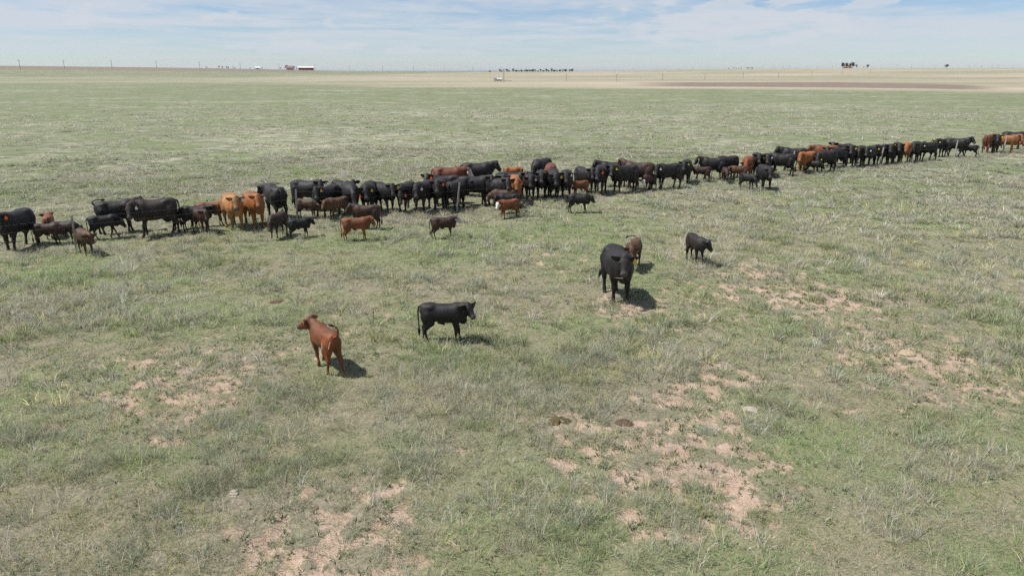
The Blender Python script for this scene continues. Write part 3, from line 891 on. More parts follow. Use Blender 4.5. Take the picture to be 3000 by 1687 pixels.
tag_mats = {'O': plain('orange_tag_plastic', (.85, .13, .02), .4, .06), 'Y': plain('yellow_tag_plastic', (.62, .43, .03), .4, .06), 'W': plain('white_tag_plastic', (.65, .63, .61), .4, .05)}
horn_mat = plain('horn_keratin', (.55, .47, .33), .4, .2, 20)
brand_mat = plain('brand_scar', (.50, .38, .27), .8, .15, 30)
straw_mat = plain('dry_straw', (.55, .50, .38), .8, .15, 30)

COAT = {'K': (.0062, .0060, .0064), 'B': (.0125, .0095, .0082), 'D': (.030, .0165, .0112), 'T': (.058, .034, .019), 'R': (.085, .031, .015), 'C': (.125, .046, .016), 'O': (.195, .084, .024), 'G': (.245, .140, .056)}
MOOD = {'up': (32, 44), 'al': (24, 54), 'le': (13, 56), 'lo': (-10, 58), 'gr': (-38, 74)}

def ball(r, seg=8, rings_=6, sc=(1, 1, 1)):
    V = []; F = []
    for i in range(rings_+1):
        t = math.pi*i/rings_
        for s in range(seg):
            a = 2*math.pi*s/seg
            V.append((r*math.sin(t)*math.cos(a)*sc[0], r*math.sin(t)*math.sin(a)*sc[1], r*math.cos(t)*sc[2]))
    for i in range(rings_):
        for s in range(seg): F.append((i*seg+s, (i+1)*seg+s, (i+1)*seg+(s+1) % seg, i*seg+(s+1) % seg))
    return V, F
def plate_mesh(out, th):
    n = len(out); V = [(th/2, y, z) for y, z in out] + [(-th/2, y, z) for y, z in out]
    F = [tuple(range(n)), tuple(range(2*n-1, n-1, -1))] + [(i, n+i, n+(i+1) % n, (i+1) % n) for i in range(n)]
    return V, F
TAG_OUT = [(-.016, .02), (.016, .02), (.02, -.015), (.045, -.04), (.048, -.115), (.034, -.125), (-.034, -.125), (-.048, -.115), (-.045, -.04), (-.02, -.015)]
_bv, _bf = ball(.027); eye_me = bpy.data.meshes.new('eye'); eye_me.from_pydata(_bv, [], _bf); eye_me.update(); eye_me.materials.append(eye_mat)
eye_me.polygons.foreach_set('use_smooth', [True]*len(eye_me.polygons))
tag_me = {}
for k_ in tag_mats:
    v_, f_ = plate_mesh(TAG_OUT, .008); m_ = bpy.data.meshes.new('ear_tag'); m_.from_pydata(v_, [], f_); m_.update(); m_.materials.append(tag_mats[k_]); tag_me[k_] = m_

def child(name, me, parent, loc, rot=None, scale=1.0, color=None):
    o = bpy.data.objects.new(name, me); C.objects.link(o); o.parent = parent
    M = Matrix.Translation(Vector(loc))
    if rot is not None: M = M @ rot.to_4x4()
    M = M @ Matrix.Scale(scale, 4)
    o.matrix_local = M
    if color: o.color = color
    return o

def animal(px, py, rel, kind, colour, mood, tags, label, legs=0, tail=0, yaw=None, size=1.0, white=0.0, cell=.030, neck=None, pitch=None, horns=False, group=None):
    x, y = ground_at(px, py)
    az = math.degrees(math.atan2(x, y))
    if yaw is None:                                   # watch the drone as far as the neck allows
        yw = ((270 - rel + 180) % 360) - 180
        yaw = max(-75, min(75, round(yw*.9/15)*15))
    nk, pt = MOOD[mood]
    if legs == 0 and cell == .030: legs = (int(px)*7) % 3
    if neck is not None: nk = neck
    if pitch is not None: pt = pitch
    calf = kind == 'calf'
    me, an = cattle_body(calf, yaw, nk, pt, legs, tail, cell, kind == 'bull')
    if not me.materials: me.materials.append(coat)
    z = float(height(x, y))
    sz = size*(random.uniform(.95, 1.04) if cell == .030 else 1.0)
    root = empty('calf' if calf else ('bull' if kind == 'bull' else 'cow'), (x, y, z - .015), R(rel - az), sz)
    c = COAT[colour]; j = random.uniform(.88, 1.14)
    colr = (c[0]*j, c[1]*j, c[2]*j, white)
    body = bpy.data.objects.new('body', me); C.objects.link(body); body.parent = root; body.color = colr
    for e in an['eyes']: child('eye', eye_me, root, e, scale=an['s'])
    RH = an['R']
    fw = Vector((RH[0][0], RH[0][1], 0)).normalized()
    for t in tags.split():
        i = 0 if t[1] == 'L' else 1
        side = Vector((0, 0, 1)).cross(fw)
        rot = Matrix((fw, side, Vector((0, 0, 1)))).transposed()
        p = Vector(an['ears'][i]) + fw*.045*an['s'] - Vector((0, 0, .02))
        child('ear_tag', tag_me[t[0]], root, p, rot, .98)
    # hair at the end of the tail
    a, b2 = [np.array(q) for q in an['tail']]
    dr = b2 - a; dr = dr/np.linalg.norm(dr)
    dn = dr*.6 + np.array([0, 0, -.4 if tail < 2 or tail == 4 else 0.0]); S_ = an['S']
    pts = [b2 - dr*.02, b2 + dn*.08*S_, b2 + dn*.18*S_, b2 + dn*.30*S_]
    key = ('switch', calf, tail)
    if key not in BODY_CACHE:
        v, f = tube_mesh(pts, [.022*S_, .05*S_, .045*S_, .006], 6)
        m = bpy.data.meshes.new('tail_switch'); m.from_pydata([tuple(q) for q in v], [], f); m.update(); m.polygons.foreach_set('use_smooth', [True]*len(m.polygons)); m.materials.append(coat)
        BODY_CACHE[key] = m
    sw = bpy.data.objects.new('tail_switch', BODY_CACHE[key]); C.objects.link(sw); sw.parent = root; sw.color = (c[0]*.7, c[1]*.7, c[2]*.7, 0)
    if horns:
        for i, sg in enumerate((1, -1)):
            h0 = np.array(an['horns'][i]); side = RH.T @ np.array([0, sg, 0]); up = RH.T @ np.array([0, 0, 1.0])
            pts = [h0, h0 + side*.10 + up*.01, h0 + side*.20 + up*.06, h0 + side*.25 + up*.15, h0 + side*.24 + up*.22]
            v, f = tube_mesh(pts, [.034, .031, .025, .016, .005], 8)
            mesh_ob('horn', v, f, horn_mat, root, True)
    tag(root, label, 'calf' if calf else ('bull' if kind == 'bull' else 'cow'), group)
    return root, an, body

G1 = 'cattle lined up along the wire fence'
G2 = 'calves standing in front of the fence line'
HERD = [
 # px, py, heading (0 right, 90 away, 180 left, 270 to the camera), kind, coat, mood, tags, label, extras
 (-14,716,170,'calf','D','lo','', 'dark brown calf cut off by the left picture edge', dict(yaw=0)),
 (62,729,230,'cow','K','al','OL','black cow with orange ear tag standing nearest the left edge', dict(legs=1)),
 (152,700,85,'calf','C','al','','red-brown calf half hidden behind the leftmost black cow', dict(yaw=30)),
 (148,722,345,'calf','D','gr','','dark brown calf with lowered head left of the fence post', dict(yaw=0, neck=-22, pitch=66)),
 (198,716,333,'calf','B','lo','','brown-black calf with head down just behind the leftmost fence post', dict(yaw=15, legs=1)),
 (256,749,284,'calf','T','le','','ginger-brown calf facing the camera in front of the leftmost post', dict(yaw=15, size=1.08)),
 (312,703,3,'calf','K','lo','','black calf walking right behind the ginger-brown calf', dict(yaw=0, legs=3, size=1.05)),
 (350,685,2,'cow','K','al','WR','black cow flicking its tail over its back at the left', dict(tail=5, yaw=0, legs=1)),
 (466,692,183,'cow','B','le','WL','large brownish-black cow side on with white ear tag at the left', dict(size=1.04)),
 (538,674,195,'calf','K','le','','black calf hidden behind the rump of the large brownish-black cow', dict(yaw=0)),
 (582,681,350,'calf','K','al','','black calf facing right behind a dark brown calf', dict(yaw=-30, size=1.12)),
 (592,684,300,'calf','D','al','','dark brown calf facing the camera left of the two orange cows', dict(size=1.08)),
 (624,663,0,'calf','C','al','','red-brown calf side on behind, left of the orange cows', dict(yaw=0, size=1.2, legs=1)),
 (688,671,284,'cow','G','al','WL','light orange cow with white tag, left of the orange pair', dict(legs=1, size=1.04)),
 (750,666,286,'cow','O','al','WL','deeper orange cow with white tag, right of the orange pair', dict(size=1.04)),
 (812,641,108,'cow','K','le','YR','black cow seen from behind with yellow tag beside the orange pair', dict(yaw=40, size=1.04)),
 (818,697,238,'calf','D','lo','','dark brown calf facing left below the orange pair', dict(yaw=15, size=1.08)),
 (880,699,18,'calf','K','al','','small black calf seen from behind its left flank, looking right', dict(yaw=0, legs=2, size=.92)),
 (905,617,330,'cow','K','al','WL','black cow with white tag standing back, left end of the main group', dict(legs=1)),
 (962,634,226,'cow','K','al','YL','black cow with yellow tag, leftmost of the front rank in the main group', dict()),
 (903,641,332,'calf','T','lo','','mid-brown calf with lowered head under the black cow with white tag', dict(yaw=-15)),
 (993,644,208,'calf','T','le','','olive-brown calf facing left with its rump against a black cow', dict(yaw=15, size=1.1)),
 (1012,614,312,'cow','K','up','','black cow without tag holding its head highest behind the olive-brown calf', dict()),
 (1030,630,278,'cow','K','lo','OL','black cow with head low directly above the olive-brown calf', dict(neck=-6, size=1.04)),
 (1084,624,258,'cow','K','le','YL','black cow with yellow tag just right of the olive-brown calf', dict()),
 (1076,672,172,'calf','D','up','','dark brown calf facing left behind the orange calf', dict(yaw=0, legs=2, size=1.1)),
 (1046,708,2,'calf','C','al','','orange calf side on facing right in front of the fence', dict(yaw=15, legs=1, size=1.05)),
 (1128,620,305,'cow','K','al','YL','black cow with yellow tag angled right, left of a low-headed cow', dict(legs=2)),
 (1192,618,243,'cow','K','lo','OL','black cow with low head and orange tag in the front rank', dict(legs=1)),
 (1246,621,238,'cow','K','le','WL','black cow with white tag next to the low-headed orange-tagged cow', dict(legs=2)),
 (1290,614,264,'cow','K','al','OL','black cow with orange tag facing the camera left of the leaning post', dict()),
 (1302,598,188,'cow','B','up','OL','brown-black cow with orange tag raised behind the front rank, facing left', dict(yaw=60)),
 (1315,574,1,'cow','R','le','','red-brown cow with white face and neck standing at the back', dict(yaw=0, white=1.0, size=1.06)),
 (1398,560,4,'cow','K','al','','black cow standing side on behind the red-brown white-faced cow', dict(yaw=0, size=1.06)),
 (1385,577,2,'calf','R','le','','red-brown calf showing above black backs beside the white-faced red-brown cow', dict(yaw=0, size=1.15)),
 (1338,613,62,'cow','K','le','','black cow with its rump to the camera right beside the leaning post', dict(yaw=-45, legs=1)),
 (1390,603,2,'cow','K','al','','black cow side on facing right, just right of the leaning post', dict(legs=1)),
 (1456,606,318,'cow','K','al','','black cow angled right behind the white-faced tan calf', dict()),
 (1470,592,276,'cow','K','al','OL','black cow with orange tag left of the orange cow', dict()),
 (1502,582,350,'cow','K','al','WL','black cow with white tag in the second rank behind the orange cow', dict()),
 (1500,535,2,'calf','O','le','','small orange calf alone behind the herd', dict(yaw=0, legs=3)),
 (1508,595,275,'cow','O','le','OL OR','orange cow with two orange tags in the middle of the group', dict(legs=1)),
 (1586,542,236,'cow','K','gr','','tall black cow standing behind the herd beside a red-brown rump', dict(yaw=0, size=1.10)),
 (1612,556,88,'cow','R','lo','','red-brown cow seen from behind at the back of the group', dict(yaw=0)),
 (1548,584,282,'cow','B','le','WL','brown-black cow with white tag right of the orange cow', dict()),
 (1586,581,270,'cow','K','al','','untagged black cow facing the camera, second right of the orange cow', dict(legs=2)),
 (1621,583,276,'cow','K','le','YL','black cow with yellow tag below the red-brown rump', dict()),
 (1658,579,270,'cow','K','al','WL','black cow with white tag at the right end of the middle group', dict(legs=1)),
 (1490,626,184,'calf','K','le','','black calf facing left behind the tan white-faced calf', dict(yaw=30, size=1.05)),
 (1474,616,172,'calf','T','lo','','brown calf whose back shows behind the black calf facing left', dict(yaw=0, size=1.05)),
 (1490,638,205,'calf','C','le','','tan-red calf with white face in front of a black calf', dict(yaw=30, white=1.0, legs=2)),
 (1300,701,10,'calf','D','up','','chocolate calf with white blaze standing alone facing right', dict(yaw=-15, white=.75, legs=1)),
 (1695,625,2,'calf','K','le','','black calf alone facing right below the leaning post', dict(yaw=0, legs=1, size=1.0)),
 (1698,578,205,'calf','C','le','','small tan-red calf with white face behind a black calf', dict(yaw=30, white=1.0)),
 (1712,566,305,'cow','K','al','YL','black cow with yellow tag behind the small white-faced calf', dict()),
 (1757,566,262,'cow','K','le','OL','black cow with orange tag facing the camera beside the slanted post', dict(legs=1)),
 (1792,548,182,'cow','K','al','','black cow mostly hidden behind the orange-tagged cow, facing left', dict(yaw=15)),
 (1828,564,213,'cow','K','al','YL','long black cow with yellow tag standing three-quarter left', dict(legs=2, size=1.05)),
 (1868,556,180,'cow','D','up','','brown-black cow with brown rump behind a long black cow', dict(yaw=-30, size=1.04)),
 (1900,559,228,'calf','D','lo','','dark brown calf with white face beside the brown rump', dict(white=1.0)),
 (1955,553,213,'cow','K','le','WL','black cow with white tag standing apart in the gap', dict(legs=1)),
 (2006,536,264,'cow','K','al','YL','black cow with yellow tag behind the white-tagged cow in the gap', dict()),
 (2085,526,188,'cow','K','al','YL','black horned cow with pale horns and yellow tag', dict(yaw=15, horns=True)),
 (2055,532,180,'calf','D','al','','dark brown calf facing left below the horned cow', dict(yaw=0, legs=1, size=1.05)),
 (2128,522,222,'cow','K','le','OL','black cow with orange tag right behind the horned cow', dict()),
 (2123,534,280,'calf','D','lo','','dark brown calf facing the camera with head low', dict(yaw=0, size=1.05)),
 (2163,530,190,'calf','T','le','','mid-brown calf facing left under the orange cow', dict(yaw=15, size=1.05)),
 (2187,521,264,'cow','C','lo','','red-orange cow facing the camera behind a mid-brown calf', dict(neck=-4)),
 (2214,514,276,'cow','K','al','YL','black cow with yellow tag right beside the red-orange cow', dict()),
 (2240,516,274,'cow','K','al','WL','black cow with white tag facing the camera left of a side-on cow', dict()),
 (2288,514,181,'cow','K','le','','black cow side on facing left in the right group', dict(yaw=0, legs=1)),
 (2320,501,192,'cow','K','al','','black cow with tail blown out to the right', dict(tail=4, yaw=0, size=1.04)),
 (2187,554,325,'calf','K','lo','','black calf beside the front black cow with yellow tag', dict(yaw=-30, legs=1)),
 (2236,553,292,'cow','K','le','YL','black cow with yellow tag out in front of the right group', dict(legs=1)),
 (2358,506,236,'cow','O','le','','orange cow facing the camera in the right group', dict(legs=1)),
 (2412,488,188,'cow','C','le','','red-orange cow facing left behind black cows', dict(yaw=15)),
 (2380,508,352,'calf','K','lo','','black calf nursing beside the orange cow', dict(yaw=0)),
 (2415,504,224,'cow','K','lo','YL','black cow with yellow tag and low head right of the nursing calf', dict()),
 (2447,493,214,'cow','K','al','OL','black cow with orange tag behind the low-headed yellow-tagged cow', dict()),
 (2461,479,216,'cow','B','up','','brown-black cow standing farthest back, highest in the right group', dict()),
 (2487,489,270,'cow','K','al','YL','black cow with yellow tag, first of the far right row', dict()),
 (2514,487,264,'cow','K','lo','','untagged black cow second in the far right row', dict()),
 (2543,487,252,'cow','K','le','WL','black cow with white tag third in the far right row', dict(legs=1)),
 (2575,483,236,'cow','K','le','YL','black cow with yellow tag in front of the slanted post, far right row', dict()),
 (2604,481,268,'cow','K','al','','black cow just right of the slanted post in the far right row', dict(legs=2)),
 (2623,479,275,'cow','K','al','YR','black cow with yellow tag left of the far orange cow', dict()),
 (2648,478,270,'cow','O','le','YR','orange cow with yellow tag in the far right row', dict(legs=1)),
 (2675,474,264,'cow','K','le','','untagged black cow right of the far orange cow', dict()),
 (2712,471,226,'cow','K','le','WL','black cow with white tag at the right end of the far row', dict(legs=1)),
 (2756,459,232,'cow','K','le','YL YR','black cow with two yellow tags behind the long striding cow', dict()),
 (2795,461,2,'cow','K','up','YL','long black cow striding right with raised head', dict(legs=3, yaw=-30, size=1.06)),
 (2838,461,178,'calf','K','lo','','black calf nursing under the striding black cow', dict(yaw=0, size=1.05)),
 (2892,448,75,'cow','R','le','','red-brown cow seen from behind in the far right cluster', dict(yaw=0)),
 (2907,448,285,'cow','K','al','YL','black cow with yellow tag facing the camera in the far right cluster', dict()),
 (2942,448,0,'cow','O','al','WL','orange cow with white tag side on in the far right cluster', dict(yaw=-45, size=.96)),
 (2962,436,3,'cow','K','al','','black cow side on behind the far orange cow', dict(yaw=0, size=1.05)),
 (3012,444,185,'calf','C','le','','orange-brown calf cut off by the right picture edge', dict(yaw=0)),
]
for px, py, rel, kind, colr, mood, tags, label, kw in HERD:
    animal(px, py, rel, kind, colr, mood, tags, label, group=G2 if kind == 'calf' else G1, **{**kw, 'size': kw.get('size', 1.0)*(.92 if kind == 'calf' else 1.0)})

# the five standing out in the near pasture
G3 = 'cattle out in the near pasture'
ginger, g_an, g_body = animal(959, 1081, 111, 'calf', 'C', 'al', '', 'rust-red calf walking away with raised tail and pale brand marks', legs=4, tail=2, yaw=40, size=1.02, cell=.019, neck=38, pitch=26, group=G3)
animal(1302, 1003, 354, 'calf', 'K', 'al', '', 'black calf side on, nearest of the black animals', legs=1, yaw=-45, size=1.03, cell=.019, neck=30, pitch=42, group=G3)
big, b_an, b_body = animal(1804, 870, 286, 'cow', 'K', 'le', 'YL', 'black cow with yellow tag and a straw in its mouth, alone in the near pasture', legs=1, tail=4, yaw=-15, size=1.05, cell=.024, neck=24, pitch=54, group=G3)
animal(1853, 785, 256, 'calf', 'T', 'le', '', 'brown calf half hidden behind the lone black cow', tail=3, yaw=30, cell=.022, size=1.0, group=G3)
animal(2035, 767, 298, 'calf', 'B', 'le', '', 'brown-black calf looking right, to the right of the lone cow', legs=1, yaw=45, cell=.022, size=.98, group=G3)

# straw held in the lone cow's mouth
v, f = tube_mesh([Vector(b_an['nose']) + Vector(q) for q in ((-.02, .0, .0), (.03, -.06, .0), (.05, -.16, .015), (.05, -.26, .035))], [.006, .006, .005, .003], 5)
straw = mesh_ob('straw', v, f, straw_mat); straw.matrix_world = big.matrix_basis.copy()
tag(straw, 'pale straw sticking out of the lone black cow\'s mouth', 'straw')

# pale freeze-brand strokes on the rust-red calf's left hip, laid on the hide
from mathutils.bvhtree import BVHTree
bm_ = bmesh.new(); bm_.from_mesh(g_body.data); tree_ = BVHTree.FromBMesh(bm_)
def stroke(pts, w=.010):
    P_ = []
    for (x, y, z) in pts:
        co, no, _, _ = tree_.find_nearest(Vector((x, y, z)))
        P_.append((co + no*.002, no))
    mb = MB(); V_ = []; F_ = []
    for i, (p, n) in enumerate(P_):
        t = (P_[min(i+1, len(P_)-1)][0] - P_[max(i-1, 0)][0]).normalized()
        s = t.cross(n).normalized()*w
        V_ += [p + s, p - s, p + n*.004]
    for i in range(len(P_)-1):
        a = 3*i
        F_ += [(a, a+3, a+5, a+2), (a+2, a+5, a+4, a+1)]
    return V_, F_
for pts in ([(-.30, .30, .80), (-.33, .30, .74), (-.37, .30, .68), (-.42, .30, .64)], [(-.33, .30, .74), (-.31, .30, .68), (-.30, .30, .63)], [(-.60, .14, .84), (-.60, .16, .78), (-.59, .17, .72), (-.57, .18, .67)]):
    v, f = stroke(pts)
    mesh_ob('brand_mark', v, f, brand_mat, ginger)
bm_.free()
# ---------------------------------------------------------------- wire fence
post_mat = plain('weathered_steel_post', (.33, .31, .28), .65, .3, 12, .2, .1)
cap_mat = plain('post_white_tip', (.62, .60, .55), .6, .15, 20)
wire_mat = plain('barbed_wire', (.16, .15, .14), .7, .2, 3, .3)
POSTS = [ground_at(*p) for p in ((225,742),(870,648),(1338,622),(1717,563),(2042,527),(2321,505),(2577,487),(2795,467),(2937,452))]
d_ = Vector((7.0, 4.2))
first = Vector(POSTS[0]); last = Vector(POSTS[-1])
POSTS = [tuple(first - d_*2), tuple(first - d_)] + POSTS + [tuple(last + d_*k) for k in (1, 2, 3)]
fence = empty('wire_fence', (POSTS[2][0], POSTS[2][1], 0))
tag(fence, 'four-strand barbed wire fence on thin steel posts running along the herd', 'fence')
fo = Vector(fence.location)
tops = []
for i, (x, y) in enumerate(POSTS):
    z = float(height(x, y)); lean = (random.uniform(.02, .16), random.uniform(-.05, .05)); h = random.uniform(1.22, 1.38)
    if i in (4, 5): lean = (.17, .03)
    mb = MB()
    base = Vector((x, y, z-.05)) - fo; top = base + Vector((lean[0], lean[1], h+.05))
    # T section: flange and stem
    ax = Vector((.03, .018, 0)); pr = Vector((-.02, .035, 0))
    for a0, b0 in ((ax, pr*.18), (ax*.2, pr)):
        o = len(mb.V)
        off = Vector((0, 0, 0)) if a0 is ax else pr*.95
        for c_ in (base + off, top + off):
            for s1, s2 in ((-1, -1), (1, -1), (1, 1), (-1, 1)): mb.V.append(tuple(c_ + a0*s1 + b0*s2))
        mb.F += [tuple(o+q for q in qd) for qd in ((0,3,2,1),(4,5,6,7),(0,1,5,4),(1,2,6,5),(2,3,7,6),(3,0,4,7))]
    p = mb.build('post', post_mat, fence)
    tops.append((base, top))
for k, f_ in enumerate((.30, .52, .74, .94)):
    pts = []
    for i in range(len(tops)-1):
        a = tops[i][0].lerp(tops[i][1], f_); b2 = tops[i+1][0].lerp(tops[i+1][1], f_)
        for t in np.linspace(0, 1, 9)[:-1]:
            q = a.lerp(b2, float(t)); q.z -= .05*math.sin(math.pi*t)*(1+.4*k % 2); pts.append(q)
    pts.append(tops[-1][0].lerp(tops[-1][1], f_))
    v, f = tube_mesh([Vector(q) + Vector((0, -.035, 0)) for q in pts], [.002]*len(pts), 5)
    w_ = mesh_ob('wire', v, f, wire_mat, fence)

# ---------------------------------------------------------------- dung and stones
dung_fresh = plain('fresh_dung', (.075, .058, .016), .4, .45, 25, 0, .6)
dung_dry = plain('dry_dung', (.085, .048, .026), .95, .45, 40, 0, 1.0)
stone_mat = plain('pale_caliche_stone', (.36, .31, .25), .9, .2, 14, 0, .5)
def pat(px, py, rx, ry, h, mat, label, ragged, name='cow_pat', cat='dung', seed=0):
    x, y = ground_at(px, py); z = float(height(x, y)); rn = random.Random(seed)
    n, k = 26, 6; V_ = [(0, 0, h)]; F_ = []
    ph = [rn.uniform(0, 6.28) for _ in range(5)]
    for j in range(1, k+1):
        t = j/k
        for i in range(n):
            a = 2*math.pi*i/n
            w = 1 + ragged*(math.sin(2*a+ph[0])*.5 + math.sin(3*a+ph[1])*.5 + math.sin(7*a+ph[2])*.35 + rn.uniform(-.25, .25)*t)
            zz_ = h*(1 - t**2.2)*(1 + .25*math.sin(5*a+ph[3]+3*t)) + rn.uniform(-.006, .006) - .015*(t == 1)
            V_.append((math.cos(a)*rx*t*w, math.sin(a)*ry*t*w, zz_))
    for i in range(n): F_.append((0, 1+i, 1+(i+1) % n))
    for j in range(k-1):
        for i in range(n):
            a = 1+j*n; F_.append((a+i, a+n+i, a+n+(i+1) % n, a+(i+1) % n))
    o = mesh_ob(name, V_, F_, mat, None, True); o.location = (x, y, z+.01); o.rotation_euler[2] = rn.uniform(0, .5)
    return tag(o, label, cat)
pat(1637, 1232, .19, .18, .03, dung_fresh, 'dark greenish fresh cow pat splashed on the near grass', .45, seed=3)
pat(1828, 1237, .19, .14, .045, dung_dry, 'rounded brown dried cow pat beside the fresh one', .14, seed=5)
pat(810, 888, .22, .16, .035, dung_dry, 'brown dried cow pat left of the rust-red calf', .3, seed=6)
pat(2742, 517, .45, .4, .07, dung_dry, 'reddish brown dried dung below the far right row of cattle', .1, seed=7)
pat(2660, 1030, .20, .17, .05, plain('bleached_dung', (.33, .27, .17), .95, .25, 30, 0, .6), 'bleached tan cow pat on the right-hand bare soil', .08, seed=8)
pat(2330, 930, .22, .18, .05, plain('grey_tan_dung', (.34, .29, .19), .95, .25, 30, 0, .6), 'pale flat cow pat in grass above the right-hand bare soil', .10, seed=18)
def stone(px, py, r, flat, label, seed):
    x, y = ground_at(px, py); z = float(height(x, y)); rn = random.Random(seed)
    r *= .75
    bm = bmesh.new(); bmesh.ops.create_icosphere(bm, subdivisions=3, radius=r)
    ph = [rn.uniform(0, 9) for _ in range(3)]
    for v in bm.verts:
        c = v.co.normalized()
        k = 1 + .22*math.sin(3.1*c.x+ph[0])*math.sin(2.7*c.y+ph[1]) + .12*math.sin(7*c.z+5*c.x+ph[2]) + rn.uniform(-.035, .035)
        v.co = Vector((c.x*r*k*1.25, c.y*r*k, c.z*r*k*flat))
    m = bpy.data.meshes.new('stone'); bm.to_mesh(m); bm.free(); m.materials.append(stone_mat)
    o = bpy.data.objects.new('stone', m); C.objects.link(o); o.location = (x, y, z + r*flat*.25); o.rotation_euler = (0, 0, rn.uniform(0, 3))
    return tag(o, label, 'stone')
stone(686, 1446, .10, .5, 'pale stone in bunch grass at the lower left', 1)
stone(2200, 1198, .17, .22, 'flat whitish stone in a green weed clump at the right', 2)
stone(1503, 1164, .065, .5, 'small pale stone in grass above the fresh cow pat', 3)
stone(2940, 1256, .07, .5, 'small pale stone near the right picture edge', 4)
stone(88, 788, .10, .4, 'pale stone below the cattle at the left edge', 5)
stone(562, 954, .10, .3, 'pale flat stone in grass left of the rust-red calf', 6)
stone(2487, 976, .09, .4, 'pale stone in the grass at the middle right', 7)

# ---------------------------------------------------------------- far things
def far_at(px, r):
    a = math.atan((px - 1500.0)/2050.0/math.cos(0)*1.0 / (math.cos(PITCH) + (843.5-205)/2050.0*math.sin(PITCH)))
    x, y = r*math.sin(a), r*math.cos(a)
    return x, y, float(height(x, y)), -a
pole_mat = plain('creosoted_timber', (.115, .09, .072), .85, .25, 4)
mb = MB(); mb.tube([(0, 0, -.3), (0, 0, 5), (0, 0, 10)], [.17, .15, .11], 8); mb.box((0, 0, 9.3), (2.4, .12, .14)); mb.box((0, .0, 8.7), (1.4, .1, .1))
for sx in (-1.1, -.4, .4, 1.1): mb.tube([(sx, 0, 9.35), (sx, 0, 9.62)], [.05, .04], 6)
pole_me = bpy.data.meshes.new('utility_pole'); pole_me.from_pydata(mb.V, [], mb.F); pole_me.update(); pole_me.materials.append(pole_mat)
def pole(px, r, h, label, group):
    x, y, z, rz = far_at(px, r)
    o = bpy.data.objects.new('utility_pole', pole_me); C.objects.link(o); o.location = (x, y, z); o.rotation_euler[2] = rz + .6; o.scale = (h/10*1.5, h/10*1.5, h/10)
    return tag(o, label, 'pole', group)
L1 = [60, 190, 329, 460, 586, 705, 818, 923, 1025, 1121, 1212, 1301, 1385, 1465, 1542, 1616]
for i, px in enumerate(L1):
    pole(px, 1080 + i*62, 10.5, ('leftmost of the distant utility poles on the brown ridge' if i == 0 else '%s utility pole from the left along the far brown ridge line' % ORD[i]), 'distant power line from the left')
L2 = [(1660, 455), (1808, 470), (1943, 500), (2067, 540), (2179, 590), (2283, 640), (2380, 720), (2468, 800), (2552, 880)]
for i, (px, r) in enumerate(L2):
    pole(px, r, 4.4, ('leftmost pole of the nearer low line over the tan fields' if i == 0 else '%s pole from the left in the nearer low line over the tan fields' % ORD[i]), 'nearer poles over the tan field')
L3 = [2035, 2095, 2120, 2236, 2265, 2290, 2314, 2330, 2360, 2395, 2435, 2588, 2628, 2666, 2704, 2738, 2834, 2861, 2873, 2900, 2925, 2963]
for i, px in enumerate(L3):
    pole(px + ((i*37) % 11 - 5), 1420 + (i % 3)*60, 4.4 + (i*29 % 7)*.25, '%s faint pole from the left along the right horizon' % ORD[i], 'faint poles on the right horizon')

# barn, house, tank site
red = plain('barn_red_steel', (.30, .025, .035), .6, .12, .4); white = plain('white_steel_roof', (.74, .74, .74), .45, .06, .4); dark = plain('dark_opening', (.03, .028, .03), .8, .1)
def gable(parent, L, D, hw, hr, wall_m, roof_m):
    mb = MB(); mb.box((0, 0, hw/2), (L, D, hw))
    mb.poly([(-L/2, -D/2, hw), (-L/2, D/2, hw), (-L/2, 0, hr-.12), (L/2, -D/2, hw), (L/2, D/2, hw), (L/2, 0, hr-.12)], [(0, 2, 1), (3, 4, 5)])
    mb.build('wall', wall_m, parent)
    rf = MB(); e = .5; t = .15
    for s in (-1, 1):
        a = [(-L/2-e, s*(D/2+e), hw-.25), (L/2+e, s*(D/2+e), hw-.25), (L/2+e, 0, hr), (-L/2-e, 0, hr)]
        V_ = a + [(p[0], p[1], p[2]+t) for p in a]
        rf.poly(V_, [(0,1,2,3),(4,7,6,5),(0,4,5,1),(1,5,6,2),(2,6,7,3),(3,7,4,0)])
    return rf.build('roof', roof_m, parent)
def slab(parent, name, c, s, m):
    mb = MB(); mb.box(c, s); return mb.build(name, m, parent)
x, y, z, rz = far_at(897, 1380)
barn = empty('barn', (x, y, z), rz); gable(barn, 27, 12, 4.4, 6.0, red, white)
for dx in (-9, 0, 9): slab(barn, 'door', (dx, -6.03, 1.7), (3.4, .1, 3.4), plain('dark_red_door', (.14, .015, .02), .7, .1))
tag(barn, 'long red barn with white metal roof on the horizon', 'barn')
x, y, z, rz = far_at(850, 1360)
house = empty('farmhouse', (x, y, z), rz); gable(house, 12, 9, 3.2, 6.6, red, plain('grey_roof_shingle', (.22, .14, .14), .9, .2, 2))
for dx in (-4, 3.6): slab(house, 'window', (dx, -4.52, 1.7), (1.4, .08, 1.3), white)
slab(house, 'door', (0, -4.53, 1.05), (1.1, .08, 2.1), white)
tag(house, 'small red farmhouse among trees beside the red barn', 'house')
x, y, z, rz = far_at(755, 1400)
shed = empty('shed', (x, y, z), rz); gable(shed, 8, 6, 2.6, 4.2, white, white); slab(shed, 'door', (0, -3.03, 1.1), (2, .08, 2.2), dark)
tag(shed, 'small white shed on the horizon left of the farmhouse', 'shed')
x, y, z, rz = far_at(2482, 1450)
h2 = empty('farmhouse', (x, y, z), rz); gable(h2, 14, 8, 2.6, 4.6, plain('tan_siding', (.42, .27, .18), .8, .1, 1), plain('brown_roof', (.30, .20, .14), .8, .1, 1)); slab(h2, 'door', (1, -4.03, 1.05), (1.1, .08, 2.1), white)
tag(h2, 'low tan farmhouse under the tree group at the right', 'house')

